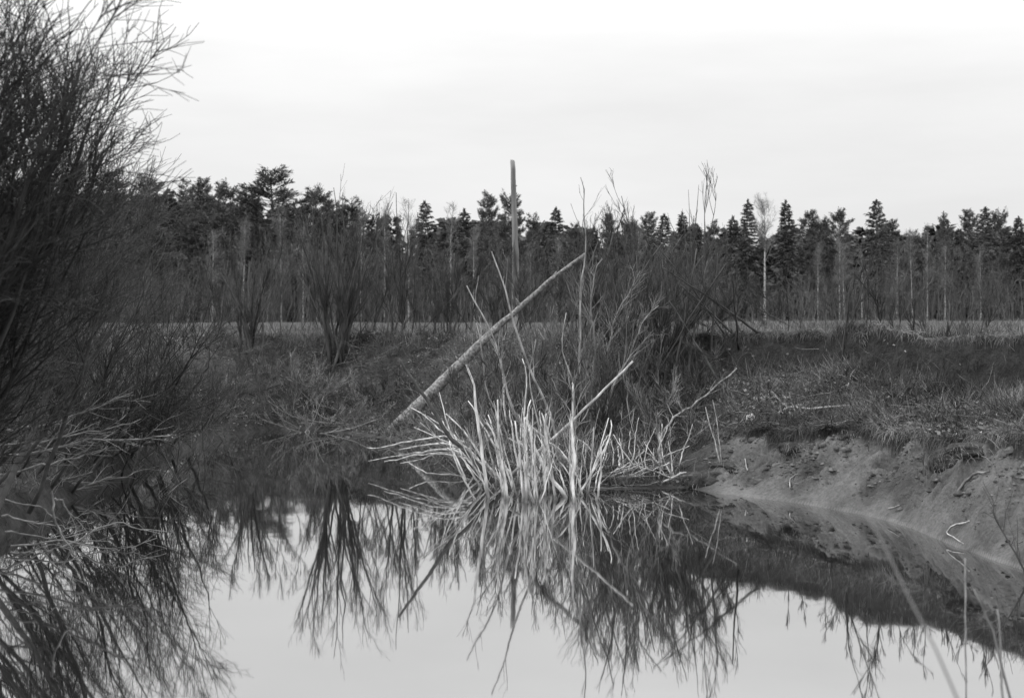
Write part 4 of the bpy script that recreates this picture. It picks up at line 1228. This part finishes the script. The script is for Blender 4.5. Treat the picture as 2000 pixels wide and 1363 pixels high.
# ------------------------------------------------------------------ big willow leaning in over the water
wb = np.array([-7.4, 15.2, 0.0]); wb[2] = gz(wb[:1], wb[1:2])[0] - 0.1
limbs = []
tips = [(300, 60, 10.5), (330, 120, 11), (172, 30, 9.5), (90, 0, 9.5), (240, 40, 10), (335, 185, 11.5), (312, 250, 12), (280, 150, 10.5), (205, 110, 10.5), (140, 150, 11), (60, 130, 10.5),
        (285, 330, 12.5), (240, 300, 12), (160, 260, 11.5), (90, 290, 12), (330, 420, 13.5), (390, 520, 14.5), (300, 480, 13.5), (220, 420, 13), (130, 400, 13),
        (430, 600, 15.5), (350, 590, 15), (270, 560, 14.5), (180, 530, 14), (90, 520, 14), (470, 690, 16.5), (390, 690, 16), (300, 670, 15.5), (210, 650, 15), (110, 640, 15),
        (440, 780, 17), (360, 790, 16.5), (270, 770, 16), (180, 760, 15.5), (90, 750, 15.5), (20, 60, 10), (-40, 0, 10), (20, 250, 11), (300, 840, 17), (200, 850, 16.5), (100, 860, 16),
        (120, 60, 10), (60, 20, 9.8), (200, 190, 11), (30, 180, 10.5), (260, 240, 11.6), (110, 340, 12.5), (190, 350, 12.4), (40, 420, 13), (240, 380, 12.8), (130, 200, 11), (70, 90, 10), (10, -60, 9.6), (120, -40, 9.6), (-60, -100, 9.6)]
def limb(u, v, d, bu, bd):
    b0 = onbank(bu, bd, -0.1)
    b0[0] += rng.normal(0, .2); b0[1] += rng.normal(0, .4)
    tip = at(u, v, d + rng.normal(0, 0.4))
    dv = tip - b0
    m1 = b0 + dv * 0.35 + np.array([0.02 * dv[0], 0, -0.02 * abs(dv[2])]) + rng.normal(0, .08, 3)
    m2 = b0 + dv * 0.7 + np.array([0.03 * dv[0], 0, 0.0]) + rng.normal(0, .08, 3)
    P = curve([b0, m1, m2, tip], 14, 0.02)
    L_ = np.linalg.norm(dv)
    R = np.interp(np.linspace(0, 1, 14), [0, .6, 1], [0.036 * min(1.3, L_ / 5), 0.016 * min(1.2, L_ / 4), 0.004])
    return P, R
def willow(label, tips, n1, n2, n3, loc):
    limbs = []
    for (u, v, d) in tips:
        bu = max(-420, u - 0.62 * (930 - v) + rng.normal(0, 40))
        sh_ = float(np.interp(bu, FEAT[:, 0], FEAT[:, 1]))
        limbs.append(limb(u, v, d, bu, max(sh_ + rng.uniform(0.3, 2.2), d - 0.5 if v > 450 else 0)))
    PP = np.array([P for P, R in limbs]); RR = np.array([R for P, R in limbs])
    tr_ = (0.03, 0, 0.22)
    P1, R1 = grow(PP, RR, n1, (0.7, 1.9), (12, 34), (0.2, 0.97), tr_, 0.07, 6, 0.55, 0.005)
    P2, R2 = grow(P1, R1, n2, (0.35, 0.95), (14, 46), (0.1, 1), (0, 0, .15), 0.10, 5, 0.55, 0.0034)
    P3, R3 = grow(P2, R2, n3, (0.12, 0.42), (18, 60), (0.1, 1), (0.0, 0, .05), 0.14, 3, 0.7, 0.0026)
    strands_object('leaning_willow', label, 'willow', limbs, [(P1, R1), (P2, R2), (P3, R3)], 'bark_willow', 'bark_willow', loc, None, 6, 'limb')
UP = [q for q in tips if q[1] < 360]
UP += [(float(rng.uniform(-60, 260)), float(rng.uniform(40, 380)), float(rng.uniform(10, 12.5))) for q in range(26)]
LOWW = [(float(u_), float(rng.uniform(330, 860)), 0.0) for u_ in rng.uniform(0, 430, 90)]
LOWW = [(u_ * np.interp(v_, [330, 600, 860], [.72, 1.0, 1.05]), v_, float(np.interp(v_, [330, 860], [15, 20]) + rng.normal(0, 1.4) + u_ * .008)) for u_, v_, d_ in LOWW]
wb = onbank(-250, 12.5)
UP = [(u_ - float(np.interp(v_, [0, 200, 360], [150, 88, 62])), v_, d_ * 0.86) for u_, v_, d_ in UP]
willow('huge bare willow leaning in over the creek, its dark twigs filling the upper corner', UP, 620, 4200, 15000, wb)
willow('dense dark willow thicket along the low bank below the huge leaning willow', LOWW, 800, 4600, 12000, onbank(120, 20.5))

# pale branches drooping to the water below the willow
def c3(cx, cy):
    return 40 + cx * .33, 820 + cy * .33
DROOP = [
    [(-120, 330), (40, 295), (230, 240), (400, 215), (520, 155)], [(-150, 490), (40, 440), (240, 385), (440, 365), (600, 340), (685, 308)],
    [(40, 500), (190, 450), (400, 390), (540, 330)], [(-100, 480), (40, 500), (110, 510), (190, 560), (265, 605)],
    [(180, 430), (190, 500), (185, 555), (220, 600), (250, 700), (300, 780), (375, 865)], [(200, 470), (240, 475), (290, 560), (360, 600), (430, 610)],
    [(40, 745), (160, 720), (250, 690), (440, 635), (590, 590), (750, 540), (870, 440), (990, 345)],
    [(200, 760), (340, 720), (480, 640), (600, 600), (730, 650), (830, 665), (870, 660)],
    [(-60, 740), (130, 735), (250, 700), (340, 735), (520, 765), (690, 745), (800, 690)], [(-100, 660), (40, 680), (170, 700), (300, 690), (440, 650)],
    [(-120, 560), (60, 600), (200, 620), (330, 640)], [(-100, 150), (100, 130), (320, 90), (560, 40), (720, 0)], [(-100, 60), (200, 20), (420, -60), (640, -150)],
    [(-120, 220), (120, 190), (300, 140), (480, 110), (700, 120), (880, 90)], [(-60, 780), (60, 790), (150, 800), (200, 850)], [(-100, 400), (80, 380), (280, 350), (420, 300)],
]
ds_ = []
for pts in DROOP:
    vm = c3(*pts[-1])[1]
    P = stick([c3(*p) for p in pts], rng.uniform(-0.4, 0.8), under=False, k=14, jit=0.012, d0=float(np.clip(EYE * FPX / (vm - V0) * 0.93, 12.5, 20)) if vm > 900 else 17.5, kink=True)
    r = rng.uniform(3.5, 6.5) / FPX * P[0, 1] * .5
    ds_.append((P, np.linspace(r, r * .35, len(P))))
PP = np.array([P for P, R in ds_]); RR = np.array([R for P, R in ds_])
P1, R1 = grow(PP, RR, 80, (0.3, 0.9), (14, 45), (0.15, 0.98), (0.1, 0, -.1), 0.09, 6, 0.6, 0.004)
P2, R2 = grow(P1, R1, 170, (0.15, 0.5), (15, 45), (0.1, 1), (0, 0, -.05), 0.1, 4, 0.6, 0.003)
db = at(-20, 1040, 16.0); db[2] = 0.2
strands_object('drooping_branches', 'pale bare branches drooping to the water below the leaning willow', 'branches', ds_, [(P1, R1), (P2, R2)], 'bark_droop', 'bark_droop', db, None, 6, 'branch')

# low dark brush on the far side of the willow's bank
shrub('willow_shrub', 'dark brush on the low bank under the leaning willow', 'shrub', 180, 22.8, 22, -40, 420, 700, 860, 0.02, 'brush', 'brush', G, 120, 500, 900, basew=1.2, bow=-0.1, depth=1.5)
shrub('willow_shrub', 'dark brush at the back of the cove between willow and far bank', 'shrub', 380, 31.5, 18, 290, 480, 690, 800, 0.02, 'brush', 'brush', G, 100, 400, 600, basew=0.9, bow=-0.1, depth=1.0)

# ------------------------------------------------------------------ near reeds at the frame's corner
def reed(label, pts, px0, px1, d0, lean, m='reed'):
    return loose('reed_stem', label, 'reed', pts, px0, px1, d0, lean, m, k=10, sides=6, jit=0.003)
reed('soft blurred reed stem slanting up close to the camera', [(2050, 1830), (1920, 1480), (1810, 1235), (1745, 1100), (1690, 1000), (1650, 920), (1618, 872)], 7, 3, 4.0, -0.3)
reed('thin upright stick with a white tip standing in the near water', [(1886, 1410), (1886, 1270), (1885, 1180), (1885, 1090)], 3.6, 3.6, 8.9, 0, 'bark_drift')
reed('thin dark reed leaning beside the white-tipped stick', [(1985, 1420), (1950, 1270), (1925, 1200), (1900, 1150)], 6, 3, 7.6, 0.1, 'bark_grey')
reed('thin reed standing at the frame corner', [(1960, 1420), (1955, 1270), (1950, 1190)], 6, 3, 7.7, 0.1)
loose('near_twig', 'dark bare twig rising at the frame edge over the mud', 'twig', [(2030, 1180), (1985, 1080), (1950, 1020), (1930, 960)], 5, 2, 13.5, 0.2, 'bark_dark', twig=14)
